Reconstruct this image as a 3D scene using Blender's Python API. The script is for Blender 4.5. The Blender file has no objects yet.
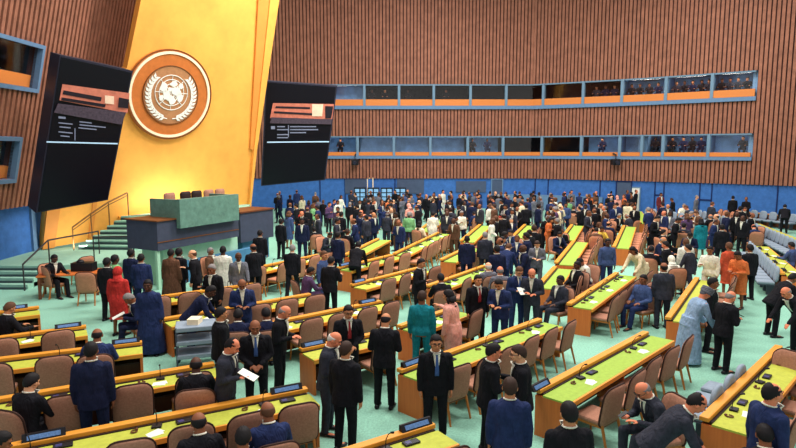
import bpy, bmesh, math, random
from mathutils import Vector, Matrix
from mathutils.bvhtree import BVHTree
R = random.Random(7)
SC = bpy.context.scene
COL = SC.collection
PI = math.pi
# ------------------------------------------------------------------ camera
F, CX, CY = 600.0, 398.0, 224.0
CAMZ = 4.7
PITCH = math.atan(74/600.0)
cam_d = bpy.data.cameras.new('camera'); cam = bpy.data.objects.new('camera', cam_d)
COL.objects.link(cam); SC.camera = cam
cam_d.sensor_width = 36; cam_d.lens = 36*F/796.0; cam_d.clip_end = 300
cam.location = (0, 0, CAMZ); cam.rotation_euler = (PI/2-PITCH, 0, 0)
def ray(px, py):
    c, s = math.cos(PITCH), math.sin(PITCH)
    a = (px-CX)/F; b = (CY-py)/F
    return Vector((a, c+s*b, -s+c*b))
def G(px, py, z=0.0):
    d = ray(px, py); t = (z-CAMZ)/d.z
    return Vector((d.x*t, d.y*t, z))
def onplane(px, py, p0, n):
    d = ray(px, py); o = Vector((0, 0, CAMZ))
    return o + d*((p0-o).dot(n)/d.dot(n))
def proj(p):
    c, s = math.cos(PITCH), math.sin(PITCH)
    v = Vector(p)-Vector((0, 0, CAMZ)); dep = v.y*c - v.z*s; up = v.y*s + v.z*c
    return (CX+F*v.x/dep, CY-F*up/dep)
# ------------------------------------------------------------------ materials
def lin(c):
    c = c/255.0
    return c/12.92 if c <= .04045 else ((c+.055)/1.055)**2.4
MATS = {}
def mat(name, rgb, rough=.7, noise=.12, scale=6.0, metal=0.0, emit=0.0, spec=.25, fine=0.0):
    if name in MATS: return MATS[name]
    m = bpy.data.materials.new(name); m.use_nodes = True
    nt = m.node_tree; b = nt.nodes['Principled BSDF']
    col = (lin(rgb[0]), lin(rgb[1]), lin(rgb[2]), 1)
    b.inputs['Base Color'].default_value = col
    b.inputs['Roughness'].default_value = rough
    b.inputs['Metallic'].default_value = metal
    b.inputs['Specular IOR Level'].default_value = spec
    if noise > 0:
        tc = nt.nodes.new('ShaderNodeTexCoord'); n = nt.nodes.new('ShaderNodeTexNoise')
        n.inputs['Scale'].default_value = scale; n.inputs['Detail'].default_value = 6
        n.inputs['Roughness'].default_value = .7
        nt.links.new(tc.outputs['Object'], n.inputs['Vector'])
        r = nt.nodes.new('ShaderNodeValToRGB')
        r.color_ramp.elements[0].position = .3; r.color_ramp.elements[1].position = .7
        k0, k1 = 1-noise, 1+noise
        r.color_ramp.elements[0].color = (col[0]*k0, col[1]*k0, col[2]*k0, 1)
        r.color_ramp.elements[1].color = (min(1, col[0]*k1), min(1, col[1]*k1), min(1, col[2]*k1), 1)
        nt.links.new(n.outputs['Fac'], r.inputs['Fac'])
        nt.links.new(r.outputs['Color'], b.inputs['Base Color'])
    if emit > 0:
        b.inputs['Emission Color'].default_value = col
        b.inputs['Emission Strength'].default_value = emit
    MATS[name] = m
    return m
def wood(name, rgb, rgb2, sc=(2, 30, 30)):
    if name in MATS: return MATS[name]
    m = mat(name, rgb, .45, 0)
    nt = m.node_tree; b = nt.nodes['Principled BSDF']
    tc = nt.nodes.new('ShaderNodeTexCoord'); mp = nt.nodes.new('ShaderNodeMapping')
    mp.inputs['Scale'].default_value = sc
    n = nt.nodes.new('ShaderNodeTexNoise'); n.inputs['Scale'].default_value = 1.2; n.inputs['Detail'].default_value = 5
    mx = nt.nodes.new('ShaderNodeMix'); mx.data_type = 'RGBA'
    mx.inputs[6].default_value = [lin(c) for c in rgb]+[1]
    mx.inputs[7].default_value = [lin(c) for c in rgb2]+[1]
    nt.links.new(tc.outputs['Object'], mp.inputs['Vector']); nt.links.new(mp.outputs['Vector'], n.inputs['Vector'])
    nt.links.new(n.outputs['Fac'], mx.inputs[0]); nt.links.new(mx.outputs[2], b.inputs['Base Color'])
    return m
M_floor = mat('carpet mint', (140, 192, 172), .95, .26, 26, spec=.05)
M_stage = mat('stage carpet', (152, 198, 178), .95, .10, 5, spec=.05)
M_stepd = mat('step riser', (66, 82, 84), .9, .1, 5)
M_rim = wood('rim oak', (236, 168, 62), (214, 132, 46))
M_panel = wood('panel wood', (226, 128, 62), (196, 100, 50), (20, 20, 2))
M_brown = wood('front panel wood', (120, 70, 45), (90, 52, 36), (20, 20, 2))
M_green = mat('desk green', (152, 182, 72), .7, .14, 14)
M_greeny = mat('desk yellow green', (180, 186, 70), .7, .14, 12)
M_dark = mat('dark shelf', (45, 30, 28), .7, .1)
M_black = mat('black plastic', (24, 24, 30), .45, .1)
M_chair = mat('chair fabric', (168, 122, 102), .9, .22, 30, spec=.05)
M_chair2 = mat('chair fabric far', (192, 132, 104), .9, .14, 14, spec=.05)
M_cleg = wood('chair wood', (205, 130, 62), (170, 98, 45))
M_cedge = mat('chair edge', (58, 34, 28), .7, .1)
M_grey = mat('grey seat', (138, 152, 168), .8, .12, 12)
M_greyd = mat('grey seat edge', (70, 78, 92), .7, .1)
M_blue = mat('blue wall paint', (60, 108, 178), .8, .2, 3)
M_blued = mat('blue wall seam', (22, 40, 90), .8, .1)
M_slat = mat('slat wood', (152, 100, 80), .7, .28, 2.0)
M_slatb = mat('slat backing', (70, 44, 42), .9, .1)
M_yel = mat('gold wall', (240, 170, 78), .75, .14, .6)
M_yelo = mat('gold wall orange strip', (222, 144, 66), .6, .1, .6)
M_ledge = mat('blue grey ledge', (100, 132, 168), .6, .1)
M_frame = mat('booth frame', (110, 140, 165), .6, .1)
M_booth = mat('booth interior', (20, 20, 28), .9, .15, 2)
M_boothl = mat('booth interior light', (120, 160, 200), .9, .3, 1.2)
M_obal = wood('booth sill wood', (228, 142, 72), (210, 120, 56))
M_counter = mat('counter slate', (66, 72, 92), .6, .14, 4)
M_marble = mat('green marble', (98, 136, 124), .5, .26, 5)
M_mint = mat('podium mint', (168, 210, 184), .8, .08, 3)
M_bluep = mat('podium blue panel', (70, 120, 158), .7, .12, 3)
M_white = mat('white', (235, 235, 228), .7, .04)
M_cream = mat('cream', (250, 232, 200), .7, .05)
M_emb = mat('emblem brown', (196, 112, 52), .6, .14, 3)
M_emb2 = mat('emblem tan', (176, 124, 84), .6, .16, 4)
M_line = mat('emblem line', (120, 72, 36), .7, .05)
M_screen = mat('screen black', (12, 11, 22), .35, .08)
M_scase = mat('screen case', (44, 44, 60), .5, .1)
M_rail = mat('rail metal', (130, 92, 52), .4, .1, metal=.2)
M_raild = mat('rail dark metal', (60, 56, 58), .4, .1, metal=.2)
M_disp = mat('name display screen', (84, 118, 168), .4, .5, 40, emit=.1)
M_paper = mat('paper', (238, 240, 232), .8, .03)
M_grout = mat('grey wall', (72, 86, 112), .8, .12, 2)
# ------------------------------------------------------------------ mesh helpers
def link(name, bm, m, parent=None, smooth=False, bevel=0.0):
    bmesh.ops.recalc_face_normals(bm, faces=bm.faces)
    me = bpy.data.meshes.new(name); bm.to_mesh(me); bm.free()
    if smooth:
        for p in me.polygons: p.use_smooth = True
    o = bpy.data.objects.new(name, me); COL.objects.link(o)
    me.materials.append(m)
    if parent: o.parent = parent
    if bevel > 0:
        md = o.modifiers.new('b', 'BEVEL'); md.width = bevel; md.segments = 2; md.limit_method = 'ANGLE'
    return o
def tag(o, label=None, cat=None, group=None, kind=None):
    if label: o['label'] = label
    if cat: o['category'] = cat
    if group: o['group'] = group
    if kind: o['kind'] = kind
    return o
def empty(name, loc=(0, 0, 0), rz=0.0):
    o = bpy.data.objects.new(name, None); COL.objects.link(o)
    o.location = loc; o.rotation_euler = (0, 0, rz); o.empty_display_size = .2
    return o
def dup(root):
    r = root.copy(); COL.objects.link(r)
    for ch in list(root.children):
        c = ch.copy(); COL.objects.link(c); c.parent = r
        for g in list(ch.children):
            d = g.copy(); COL.objects.link(d); d.parent = c
    return r
def box(bm, x0, x1, y0, y1, z0, z1, mtx=None):
    vs = [bm.verts.new(((mtx @ Vector(p)) if mtx else Vector(p))) for p in
          [(x0,y0,z0),(x1,y0,z0),(x1,y1,z0),(x0,y1,z0),(x0,y0,z1),(x1,y0,z1),(x1,y1,z1),(x0,y1,z1)]]
    for f in [(0,3,2,1),(4,5,6,7),(0,1,5,4),(1,2,6,5),(2,3,7,6),(3,0,4,7)]:
        bm.faces.new([vs[i] for i in f])
def prism(bm, pts, vec):
    """polygon pts (3D) extruded by vec"""
    a = [bm.verts.new(Vector(p)) for p in pts]; b = [bm.verts.new(Vector(p)+Vector(vec)) for p in pts]
    n = len(pts)
    bm.faces.new(a); bm.faces.new(b[::-1])
    for i in range(n): bm.faces.new([a[i], b[i], b[(i+1)%n], a[(i+1)%n]])
def frame_of(d):
    d = Vector(d).normalized()
    u = d.cross(Vector((0,0,1)))
    if u.length < 1e-3: u = d.cross(Vector((0,1,0)))
    u.normalize(); return u, d.cross(u)
def tube(bm, pts, rad, seg=8, sx=1.0):
    pts = [Vector(p) for p in pts]
    if not isinstance(rad, (list, tuple)): rad = [rad]*len(pts)
    rings = []
    for i, p in enumerate(pts):
        d = (pts[min(i+1, len(pts)-1)]-pts[max(i-1, 0)])
        u, v = frame_of(d)
        rings.append([bm.verts.new(p+u*math.cos(2*PI*k/seg)*rad[i]*sx+v*math.sin(2*PI*k/seg)*rad[i]) for k in range(seg)])
    for a, b in zip(rings, rings[1:]):
        for k in range(seg): bm.faces.new([a[k], a[(k+1)%seg], b[(k+1)%seg], b[k]])
    bm.faces.new(rings[0][::-1]); bm.faces.new(rings[-1])
def ell(bm, c, r, mtx=None, u=16, v=10):
    res = bmesh.ops.create_uvsphere(bm, u_segments=u, v_segments=v, radius=1.0)
    M = Matrix.Translation(Vector(c))
    if mtx: M = M @ mtx.to_4x4()
    M = M @ Matrix.Diagonal((r[0], r[1], r[2], 1))
    bmesh.ops.transform(bm, matrix=M, verts=res['verts'])
    return res['verts']
def cap(bm, a, b, ra, rb, seg=12):
    tube(bm, [a, b], [ra, rb], seg)
    ell(bm, a, (ra, ra, ra), None, 12, 8); ell(bm, b, (rb, rb, rb), None, 12, 8)
def loft(bm, rings, seg=24, mtx=None, pw=2.3):
    """rings: (centre, rx, ry) ellipses in xy plane"""
    rs = []
    for c, rx, ry in rings:
        r = []
        for k in range(seg):
            t = 2*PI*k/seg; ct, st = math.cos(t), math.sin(t)
            p = Vector(c)+Vector((rx*math.copysign(abs(ct)**(2/pw), ct), ry*math.copysign(abs(st)**(2/pw), st), 0))
            r.append(bm.verts.new(mtx @ p if mtx else p))
        rs.append(r)
    for a, b in zip(rs, rs[1:]):
        for k in range(seg): bm.faces.new([a[k], a[(k+1)%seg], b[(k+1)%seg], b[k]])
    bm.faces.new(rs[0][::-1]); bm.faces.new(rs[-1])
LO = [False]
def remesh(bm, vox, smooth=3, dec=1.0):
    if LO[0]: vox *= 1.75; smooth = max(1, smooth-1)
    bmesh.ops.recalc_face_normals(bm, faces=bm.faces)
    me = bpy.data.meshes.new('t'); bm.to_mesh(me); bm.free()
    o = bpy.data.objects.new('t', me); COL.objects.link(o)
    m = o.modifiers.new('r', 'REMESH'); m.mode = 'VOXEL'; m.voxel_size = vox; m.adaptivity = 0
    if smooth:
        s = o.modifiers.new('s', 'SMOOTH'); s.factor = .5; s.iterations = smooth
    if dec < 1:
        d = o.modifiers.new('d', 'DECIMATE'); d.ratio = dec
    dg = bpy.context.evaluated_depsgraph_get(); dg.update()
    out = bpy.data.meshes.new_from_object(o.evaluated_get(dg))
    bpy.data.objects.remove(o); bpy.data.meshes.remove(me)
    for p in out.polygons: p.use_smooth = True
    return out
def instance(name, me, m, parent):
    o = bpy.data.objects.new(name, me); COL.objects.link(o); o.parent = parent
    if not me.materials: me.materials.append(m)
    o.material_slots[0].link = 'OBJECT'; o.material_slots[0].material = m
    return o
# ------------------------------------------------------------------ people
# local frame: the figure faces -Y, +X is its left-hand side seen from the front; origin on the floor
POSES = {
 # lean deg, legs, armR(-x) (upper, fore), armL(+x), head pitch(down), head yaw
 'down':  dict(lean=2, armR=((-.12,.02,-1),(-.02,-.12,-1)), armL=((.12,.02,-1),(.02,-.12,-1))),
 'front': dict(lean=6, armR=((-.16,.05,-1),(.50,-.8,.12)), armL=((.16,.05,-1),(-.50,-.8,.02)), hp=24),
 'stoop': dict(lean=22, armR=((-.1,-.25,-1),(.1,-.6,-.8)), armL=((.1,-.25,-1),(-.1,-.6,-.8)), hp=18),
 'talk':  dict(lean=4, armR=((-.2,-.1,-1),(.35,-.9,.35)), armL=((.12,.05,-1),(.0,-.2,-1)), hp=5),
 'clasp': dict(lean=3, armR=((-.15,-.05,-1),(.75,-.8,-.55)), armL=((.15,-.05,-1),(-.75,-.8,-.55)), hp=8),
 'walk':  dict(lean=6, armR=((-.1,.35,-1),(-.02,.0,-1)), armL=((.1,-.3,-1),(.0,-.6,-1)), stride=.26),
 'bend':  dict(lean=38, armR=((-.15,-.35,-1),(.05,-.8,-1)), armL=((.15,-.35,-1),(-.05,-.8,-1)), hp=10),
 'reach': dict(lean=8, armR=((-.5,-.5,-.6),(-.1,-1,.25)), armL=((.15,.05,-1),(.0,-.2,-1)), hp=0),
 'sitd':  dict(lean=10, sit=1, armR=((-.25,-.45,-1),(.25,-1,-.02)), armL=((.25,-.45,-1),(-.25,-1,-.02)), hp=12),
 'sitp':  dict(lean=20, sit=1, armR=((-.2,-.12,-1),(.50,-.8,.2)), armL=((.2,-.12,-1),(-.50,-.8,.2)), hp=26),
 'sitr':  dict(lean=-6, sit=1, armR=((-.2,-.15,-1),(.4,-.9,-.25)), armL=((.2,-.15,-1),(-.4,-.9,-.25)), hp=4),
}
SEATZ = .47
def skel(pose):
    P = POSES[pose]; sit = P.get('sit', 0); S = {}
    pz = .94 if not sit else SEATZ+.10
    S['pel'] = Vector((0, 0, pz)); lean = math.radians(P['lean'])
    Rm = Matrix.Rotation(lean, 3, 'X')     # forward lean: top goes to -Y
    def T(x, y, h): return S['pel'] + Rm @ Vector((x, y, h))
    S['T'] = T; S['R'] = Rm; S['pz'] = pz
    back = -.0 if not sit else 0
    for s, k in ((-1, 'R'), (1, 'L')):
        hip = Vector((s*.095, 0, pz-.04))
        if sit:
            knee = Vector((s*.13, -.44, pz-.03)); ank = Vector((s*.12, -.46-(.05 if s > 0 else -.02), .09))
        else:
            st = P.get('stride', 0)*s
            knee = Vector((s*.105, -.02+st*.55-abs(st)*.1, .50)); ank = Vector((s*.115, st+.01, .09 + (.05 if st > 0 else 0)))
        S['hip'+k], S['knee'+k], S['ank'+k] = hip, knee, ank
        S['toe'+k] = ank+Vector((s*.02, -.15, -.05))
        sh = T(s*.182, 0, .455)
        u, f = P['arm'+k]; u = Vector(u).normalized(); f = Vector(f).normalized()
        if P['lean'] > 30: pass
        el = sh+u*.29; wr = el+f*.25
        S['sh'+k], S['el'+k], S['wr'+k], S['fd'+k] = sh, el, wr, f
    S['neck'] = T(0, .01, .53); S['neck2'] = T(0, -.005, .585)
    hp = math.radians(P.get('hp', 0)*1.0)
    hR = Matrix.Rotation(min(lean, .5)*.6+hp, 3, 'X') if P['lean'] < 30 else Matrix.Rotation(lean*.75, 3, 'X')
    S['hR'] = hR
    S['head'] = S['neck2'] + hR @ Vector((0, -.015, .095))
    return S
TORSO = [(-.13,.17,.115),(-.02,.172,.12),(.10,.155,.108),(.22,.162,.112),(.34,.185,.122),(.42,.19,.112),(.475,.158,.098),(.51,.108,.082),(.54,.07,.068)]
HR = (.080, .101, .124)
def build_body(pose):
    S = skel(pose); T = S['T']; bm = bmesh.new()
    M4 = Matrix.Translation(S['pel']) @ S['R'].to_4x4()
    loft(bm, [((0, 0, h), rx*.88, ry*.86) for h, rx, ry in TORSO], 24, M4)
    cap(bm, S['neck']-Vector((0,0,.05)), S['neck2']+Vector((0,0,.03)), .064, .060)
    h, hR = S['head'], S['hR']
    def H(x, y, z): return h + hR @ Vector((x, y, z))
    ell(bm, H(0, .008, .02), (HR[0], HR[1]*.96, HR[2]*.84), hR, 24, 16)
    ell(bm, H(0, -.022, -.045), (.058, .066, .072), hR)
    ell(bm, H(0, -.055, -.085), (.030, .028, .024), hR)
    tube(bm, [H(0, -.088, .012), H(0, -.112, -.028), H(0, -.094, -.04)], [.009, .016, .012], 8)
    ell(bm, H(0, -.078, .032), (.056, .018, .012), hR)
    ell(bm, H(0, -.087, -.062), (.024, .012, .010), hR)
    for s in (-1, 1):
        ell(bm, H(s*.080, .006, -.008), (.012, .020, .034), hR)
        ell(bm, H(s*.042, -.066, -.025), (.024, .020, .022), hR)
    for k, s in (('R', -1), ('L', 1)):
        cap(bm, S['sh'+k], S['el'+k], .050, .040); cap(bm, S['el'+k], S['wr'+k], .042, .027)
        f = S['fd'+k]; w = S['wr'+k]
        inward = Vector((-s, 0, 0)); up = f.cross(inward)
        if up.length < .2: up = Vector((0, -1, 0))
        up.normalize(); side = up.cross(f).normalized()   # hand width direction
        if abs(f.z) > .8: side, up = Vector((0, -1, 0)), Vector((-s, 0, 0))
        else: side, up = side, up
        pc = w+f*.05
        Mx = Matrix((side, f, up)).transposed()
        ell(bm, pc, (.040, .052, .018), Mx)
        curl = up*(-1 if up.z > 0 else 1) if abs(f.z) < .8 else Vector((-s, 0, 0))
        for i, L in enumerate((.072, .082, .076, .060)):
            off = (-.030+.020*i)
            b = pc+side*off+f*.038; d1 = (f+curl*.25).normalized(); d2 = (f+curl*1.0).normalized()
            m_ = b+d1*L*.5; e = m_+d2*L*.5
            tube(bm, [b-f*.02, b, m_, e], [.0095, .0095, .009, .0075], 8)
        ts = side*(1 if side.y < 0 or (abs(side.y) < .3 and side.x*s < 0) else -1)
        b = w+f*.02+ts*.030; m_ = b+(f*.6+ts*.7+curl*.2).normalized()*.038; e = m_+(f+curl*.4).normalized()*.03
        tube(bm, [b-ts*.015, b, m_, e], [.012, .012, .0105, .0085], 8)
        cap(bm, S['hip'+k], S['knee'+k], .078, .050); cap(bm, S['knee'+k], S['ank'+k], .050, .034)
        a = S['ank'+k]
        ell(bm, a+Vector((s*.01, -.06, -.055)), (.036, .105, .028))
    return remesh(bm, .0085, 2)
def build_jacket(pose, kind):
    """kind: suit / blouse / robe / dress"""
    S = skel(pose); bm = bmesh.new(); sit = POSES[pose].get('sit', 0)
    M4 = Matrix.Translation(S['pel']) @ S['R'].to_4x4()
    e = .014 if kind != 'robe' else .022
    rings = [((0, 0, h), rx+e, ry+e) for h, rx, ry in TORSO]
    if kind == 'suit': rings[0] = ((0, 0, -.16 if not sit else -.09), .19, .14)
    if kind == 'blouse': rings[0] = ((0, 0, -.10 if not sit else -.08), .178, .13); rings[2] = ((0,0,.10), .15, .108)
    loft(bm, rings, 28, M4)
    for k, s in (('R', -1), ('L', 1)):
        ra = .074 if kind == 'suit' else .068
        cap(bm, S['sh'+k]+Vector((-s*.012, 0, -.012)), S['el'+k], ra, .058); cap(bm, S['el'+k], S['wr'+k]-S['fd'+k]*.01, .058, .044 if kind != 'robe' else .07)
    if kind in ('robe', 'dress') and not sit:
        wid = .30 if kind == 'robe' else .22; bot = .06 if kind == 'robe' else .45
        c = S['pel']
        loft(bm, [((0, (S['ankR'].y+S['ankL'].y)/2, bot), wid, wid*.72), ((0, 0, .5), wid*.86, wid*.66), ((0, 0, c.z-.05), .205, .155), ((0, -.01, c.z+.12), .185, .135)], 28)
    if kind in ('robe', 'dress') and sit:
        for k, s in (('R', -1), ('L', 1)):
            cap(bm, S['hip'+k], S['knee'+k], .105, .085)
            if kind == 'robe': cap(bm, S['knee'+k], S['ank'+k]+Vector((0,0,.05)), .085, .09)
    me = remesh(bm, .013, 4)
    if kind == 'suit':                       # raised lapels and a vent seam on the back belong to the jacket itself
        bvh = BVHTree.FromPolygons([v.co for v in me.vertices], [p.vertices for p in me.polygons])
        b2 = bmesh.new(); b2.from_mesh(me)
        for s in (-1, 1):
            patch(b2, S, bvh, lambda t, s=s: (s*(.030+.028*(1-t))*(1-t*.75)+s*.010, s*((.085*(1-t)+.02)+.012*math.sin(t*9))), .50, .17, .007)
        b2.to_mesh(me); b2.free()
        for p in me.polygons: p.use_smooth = True
    return me
def hit(S, bvh, x, h, off):
    o = S['T'](x, -.6, h); d = S['R'] @ Vector((0, 1, 0))
    loc, nrm, _, dist = bvh.ray_cast(o, d)
    if loc is None or dist < .42 or dist > .6: loc = S['T'](x, -.125+x*x*2.0, h)
    return loc - d*off
def patch(bm, S, bvh, xs, h0, h1, off, n=10, m=4):
    """sheet laid over the chest from height h0 down to h1, xs(t)->(left,right)"""
    rows = []
    for i in range(n+1):
        t = i/n; a, b = xs(t); h = h0+(h1-h0)*t
        rows.append([hit(S, bvh, a+(b-a)*j/m, h, off) for j in range(m+1)])
    top = [[bm.verts.new(p) for p in r] for r in rows]
    d = S['R'] @ Vector((0, 1, 0))
    bot = [[bm.verts.new(p+d*(off+.012)) for p in r] for r in rows]
    for i in range(n):
        for j in range(m):
            bm.faces.new([top[i][j], top[i][j+1], top[i+1][j+1], top[i+1][j]])
        for j in (0, m):
            bm.faces.new([top[i][j], top[i+1][j], bot[i+1][j], bot[i][j]])
    for i in (0, n):
        for j in range(m): bm.faces.new([top[i][j], top[i][j+1], bot[i][j+1], bot[i][j]])
def fin(bm):
    bmesh.ops.recalc_face_normals(bm, faces=bm.faces)
    me = bpy.data.meshes.new('m'); bm.to_mesh(me); bm.free()
    for p in me.polygons: p.use_smooth = True
    return me
def build_shirt(pose, jk):
    S = skel(pose); bvh = BVHTree.FromPolygons([v.co for v in jk.vertices], [p.vertices for p in jk.polygons])
    bm = bmesh.new()
    patch(bm, S, bvh, lambda t: (-(.052*(1-t)+.004), .050*(1-t)+.004), .552, .20, .011)
    pts = []
    for k in range(17):
        a = 2*PI*k/16; pts.append(S['T'](.067*math.cos(a), .005+.064*math.sin(a), .548+.010*math.sin(a)))
    tube(bm, pts, .011, 6)
    return fin(bm)
def build_tie(pose, jk):
    S = skel(pose); bvh = BVHTree.FromPolygons([v.co for v in jk.vertices], [p.vertices for p in jk.polygons])
    bm = bmesh.new()
    patch(bm, S, bvh, lambda t: (-(.012+.018*min(1, t*1.3)), .012+.018*min(1, t*1.3)), .525, .19, .017, 8, 2)
    ell(bm, hit(S, bvh, 0, .520, .014), (.018, .012, .016))
    return fin(bm)
def build_legs(pose, kind='trousers'):
    S = skel(pose); bm = bmesh.new()
    p = S['pel']
    ell(bm, p+Vector((0, 0, -.02)), (.165, .115, .12))
    for k, s in (('R', -1), ('L', 1)):
        cap(bm, S['hip'+k], S['knee'+k], .094, .068)
        a = S['ank'+k]; kn = S['knee'+k]
        tube(bm, [kn+(kn-a).normalized()*.02, kn, a-Vector((0, 0, .02))], [.05, .068, .056], 14)
        ell(bm, kn, (.068,)*3)
        ell(bm, a-Vector((0,0,.01)), (.055, .06, .03))
    return remesh(bm, .014, 3)
def build_shoe(pose, k):
    S = skel(pose); bm = bmesh.new(); a = S['ank'+k]; s = 1 if k == 'L' else -1
    base = a.z-.09
    M = Matrix.Translation(Vector((a.x, a.y, base)))
    rings = []
    for (y, w, hgt) in ((.075,.028,.05),(.06,.040,.075),(.0,.042,.085),(-.06,.044,.065),(-.13,.050,.045),(-.185,.040,.034),(-.21,.018,.022)):
        rings.append([M @ Vector((s*.01*(-y*5)+w*math.cos(t)*(1), y, max(.0, hgt*.5+hgt*.5*math.sin(t)))) for t in [2*PI*q/12 for q in range(12)]])
    rr = [[bm.verts.new(v) for v in r] for r in rings]
    for r0, r1 in zip(rr, rr[1:]):
        for q in range(12): bm.faces.new([r0[q], r0[(q+1)%12], r1[(q+1)%12], r1[q]])
    bm.faces.new(rr[0]); bm.faces.new(rr[-1][::-1])
    return fin(bm)
def build_hair(pose, kind):
    S = skel(pose); h, hR = S['head'], S['hR']; bm = bmesh.new()
    vs = ell(bm, (0, 0, 0), (1, 1, 1), None, 36, 24)
    for v in vs:
        d = v.co.normalized(); y, z, x = d.y, d.z, abs(d.x)
        line = (-.10-.75*y) if y > 0 else (-.05+.62*(-y))
        if abs(y+.05) < .22 and x > .6: line = -.22
        keep = z > line
        if kind == 'receding': keep = keep and not (y < -.15 and z > .42) and not (y < .2 and z > .86)
        if kind == 'bald': keep = keep and z < .32 and y > -.35
        if kind in ('long', 'scarf'): keep = keep or (y > -.25 and (x > .55 or y > .1))
        if kind == 'scarf': keep = z > .45 or y > -.45 or z < -.85
        ks = 1.0 if keep else 0.0
        m_ = 1.085 if kind != 'scarf' else 1.2
        if kind == 'bald': m_ = 1.05
        if kind == 'long': m_ = 1.14
        k = m_+(.03 if z > .6 else 0)+.025*math.sin(d.x*23+d.z*17+d.y*11)*(1 if kind not in ('scarf','bald') else 0) if keep else .82
        v.co = Vector((d.x*HR[0]*k, .008+d.y*HR[1]*k, .015+d.z*HR[2]*k*.93))
    if kind == 'long':
        tube(bm, [(0, .06, .0), (0, .085, -.10), (0, .085, -.20), (0, .07, -.27)], [.07, .075, .07, .03], 14, 1.15)
        for s in (-1, 1): tube(bm, [(s*.075, .02, .0), (s*.085, .03, -.1), (s*.08, .03, -.19)], [.02, .028, .012], 8)
    if kind == 'scarf':
        tube(bm, [(0, .03, -.06), (0, .02, -.14), (0, .02, -.22)], [.085, .095, .15], 18)
    if kind == 'cap':
        pass
    if kind == 'turban':
        for q in range(5):
            pts = [Vector((.092*math.cos(a), .008+.112*math.sin(a), .035+.018*q+.02*math.cos(a*1+q))) for a in [2*PI*t/20 for t in range(21)]]
            tube(bm, pts, .02, 8)
        ell(bm, (0, .01, .09), (.08, .095, .05))
    if kind == 'keffiyeh':
        tube(bm, [(0, .03, .02), (0, .05, -.10), (0, .05, -.24), (0, .05, -.34)], [.09, .11, .12, .06], 16, 1.2)
    M = Matrix.Translation(h) @ hR.to_4x4()
    bmesh.ops.transform(bm, matrix=M, verts=bm.verts)
    return fin(bm)
def build_eyes(pose, sd):
    S = skel(pose); h, hR = S['head'], S['hR']; bm = bmesh.new()
    for s in (sd,):
        ell(bm, h+hR @ Vector((s*.031, -.086, .010)), (.013, .008, .006), hR, 10, 6)
        tube(bm, [h+hR @ Vector((s*.014, -.096, .030)), h+hR @ Vector((s*.034, -.095, .036)), h+hR @ Vector((s*.050, -.085, .030))], [.003, .005, .003], 6)
    return fin(bm)
def build_mouth(pose):
    S = skel(pose); h, hR = S['head'], S['hR']; bm = bmesh.new()
    tube(bm, [h+hR @ Vector((-.024, -.090, -.061)), h+hR @ Vector((0, -.1005, -.058)), h+hR @ Vector((.024, -.090, -.061))], [.003, .0055, .003], 6)
    return fin(bm)
def build_glasses(pose):
    S = skel(pose); h, hR = S['head'], S['hR']; bm = bmesh.new()
    for s in (-1, 1):
        pts = [h+hR @ Vector((s*.034+.024*math.cos(a), -.104, .008+.018*math.sin(a))) for a in [2*PI*t/14 for t in range(15)]]
        tube(bm, pts, .003, 6)
        tube(bm, [h+hR @ Vector((s*.058, -.103, .014)), h+hR @ Vector((s*.084, -.06, .014)), h+hR @ Vector((s*.088, .0, .010))], .003, 6)
    tube(bm, [h+hR @ Vector((-.010, -.106, .012)), h+hR @ Vector((.010, -.106, .012))], .003, 6)
    return fin(bm)
CACHE = {}
def cached(key, fn, *a):
    key = key+(LO[0],)
    if key not in CACHE: CACHE[key] = fn(*a)
    return CACHE[key]
SKIN = {'fair': (226,165,128), 'rosy': (222,132,98), 'tan': (196,130,92), 'brown': (138,84,58), 'dark': (84,52,40)}
CLOTH = {'black': (25,25,31), 'charcoal': (50,52,64), 'navy': (28,34,62), 'dark blue': (38,50,90), 'blue': (66,84,128), 'grey': (104,106,118),
 'brown': (98,68,52), 'white': (232,228,214), 'cream': (228,214,180), 'teal': (26,122,136), 'pink': (226,160,146), 'red': (186,52,48),
 'orange': (206,108,60), 'yellow': (226,190,80), 'light blue': (138,164,196), 'green': (120,176,120), 'maroon': (110,44,48), 'purple': (84,62,96),'rust': (190,78,52)}
HAIRC = {'black': (22,18,22), 'dark brown': (56,38,32), 'grey': (130,124,124), 'white': (206,200,194), 'brown': (92,60,42)}
def skinm(s): return mat('skin '+s, SKIN[s], .6, .06, 10)
def clothm(c):
    k = 'cloth '+c
    if k in MATS: return MATS[k]
    m = mat(k, CLOTH[c], .85, .28, 14, spec=.12); nt = m.node_tree
    tc = nt.nodes.new('ShaderNodeTexCoord'); mp = nt.nodes.new('ShaderNodeMapping'); mp.inputs['Scale'].default_value = (9, 9, 3)
    n = nt.nodes.new('ShaderNodeTexNoise'); n.inputs['Scale'].default_value = 1.0; n.inputs['Detail'].default_value = 3; n.inputs['Distortion'].default_value = 1.2
    b = nt.nodes.new('ShaderNodeBump'); b.inputs['Strength'].default_value = .9; b.inputs['Distance'].default_value = .06
    nt.links.new(tc.outputs['Object'], mp.inputs['Vector']); nt.links.new(mp.outputs['Vector'], n.inputs['Vector'])
    nt.links.new(n.outputs['Fac'], b.inputs['Height']); nt.links.new(b.outputs['Normal'], nt.nodes['Principled BSDF'].inputs['Normal'])
    return m
def hairm(c): return mat('hair '+c, HAIRC[c], .7, .15, 40)
TIE = {'red': (150,40,44), 'blue': (60,90,150), 'dark': (40,36,50)}
EXTRA = []
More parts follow.
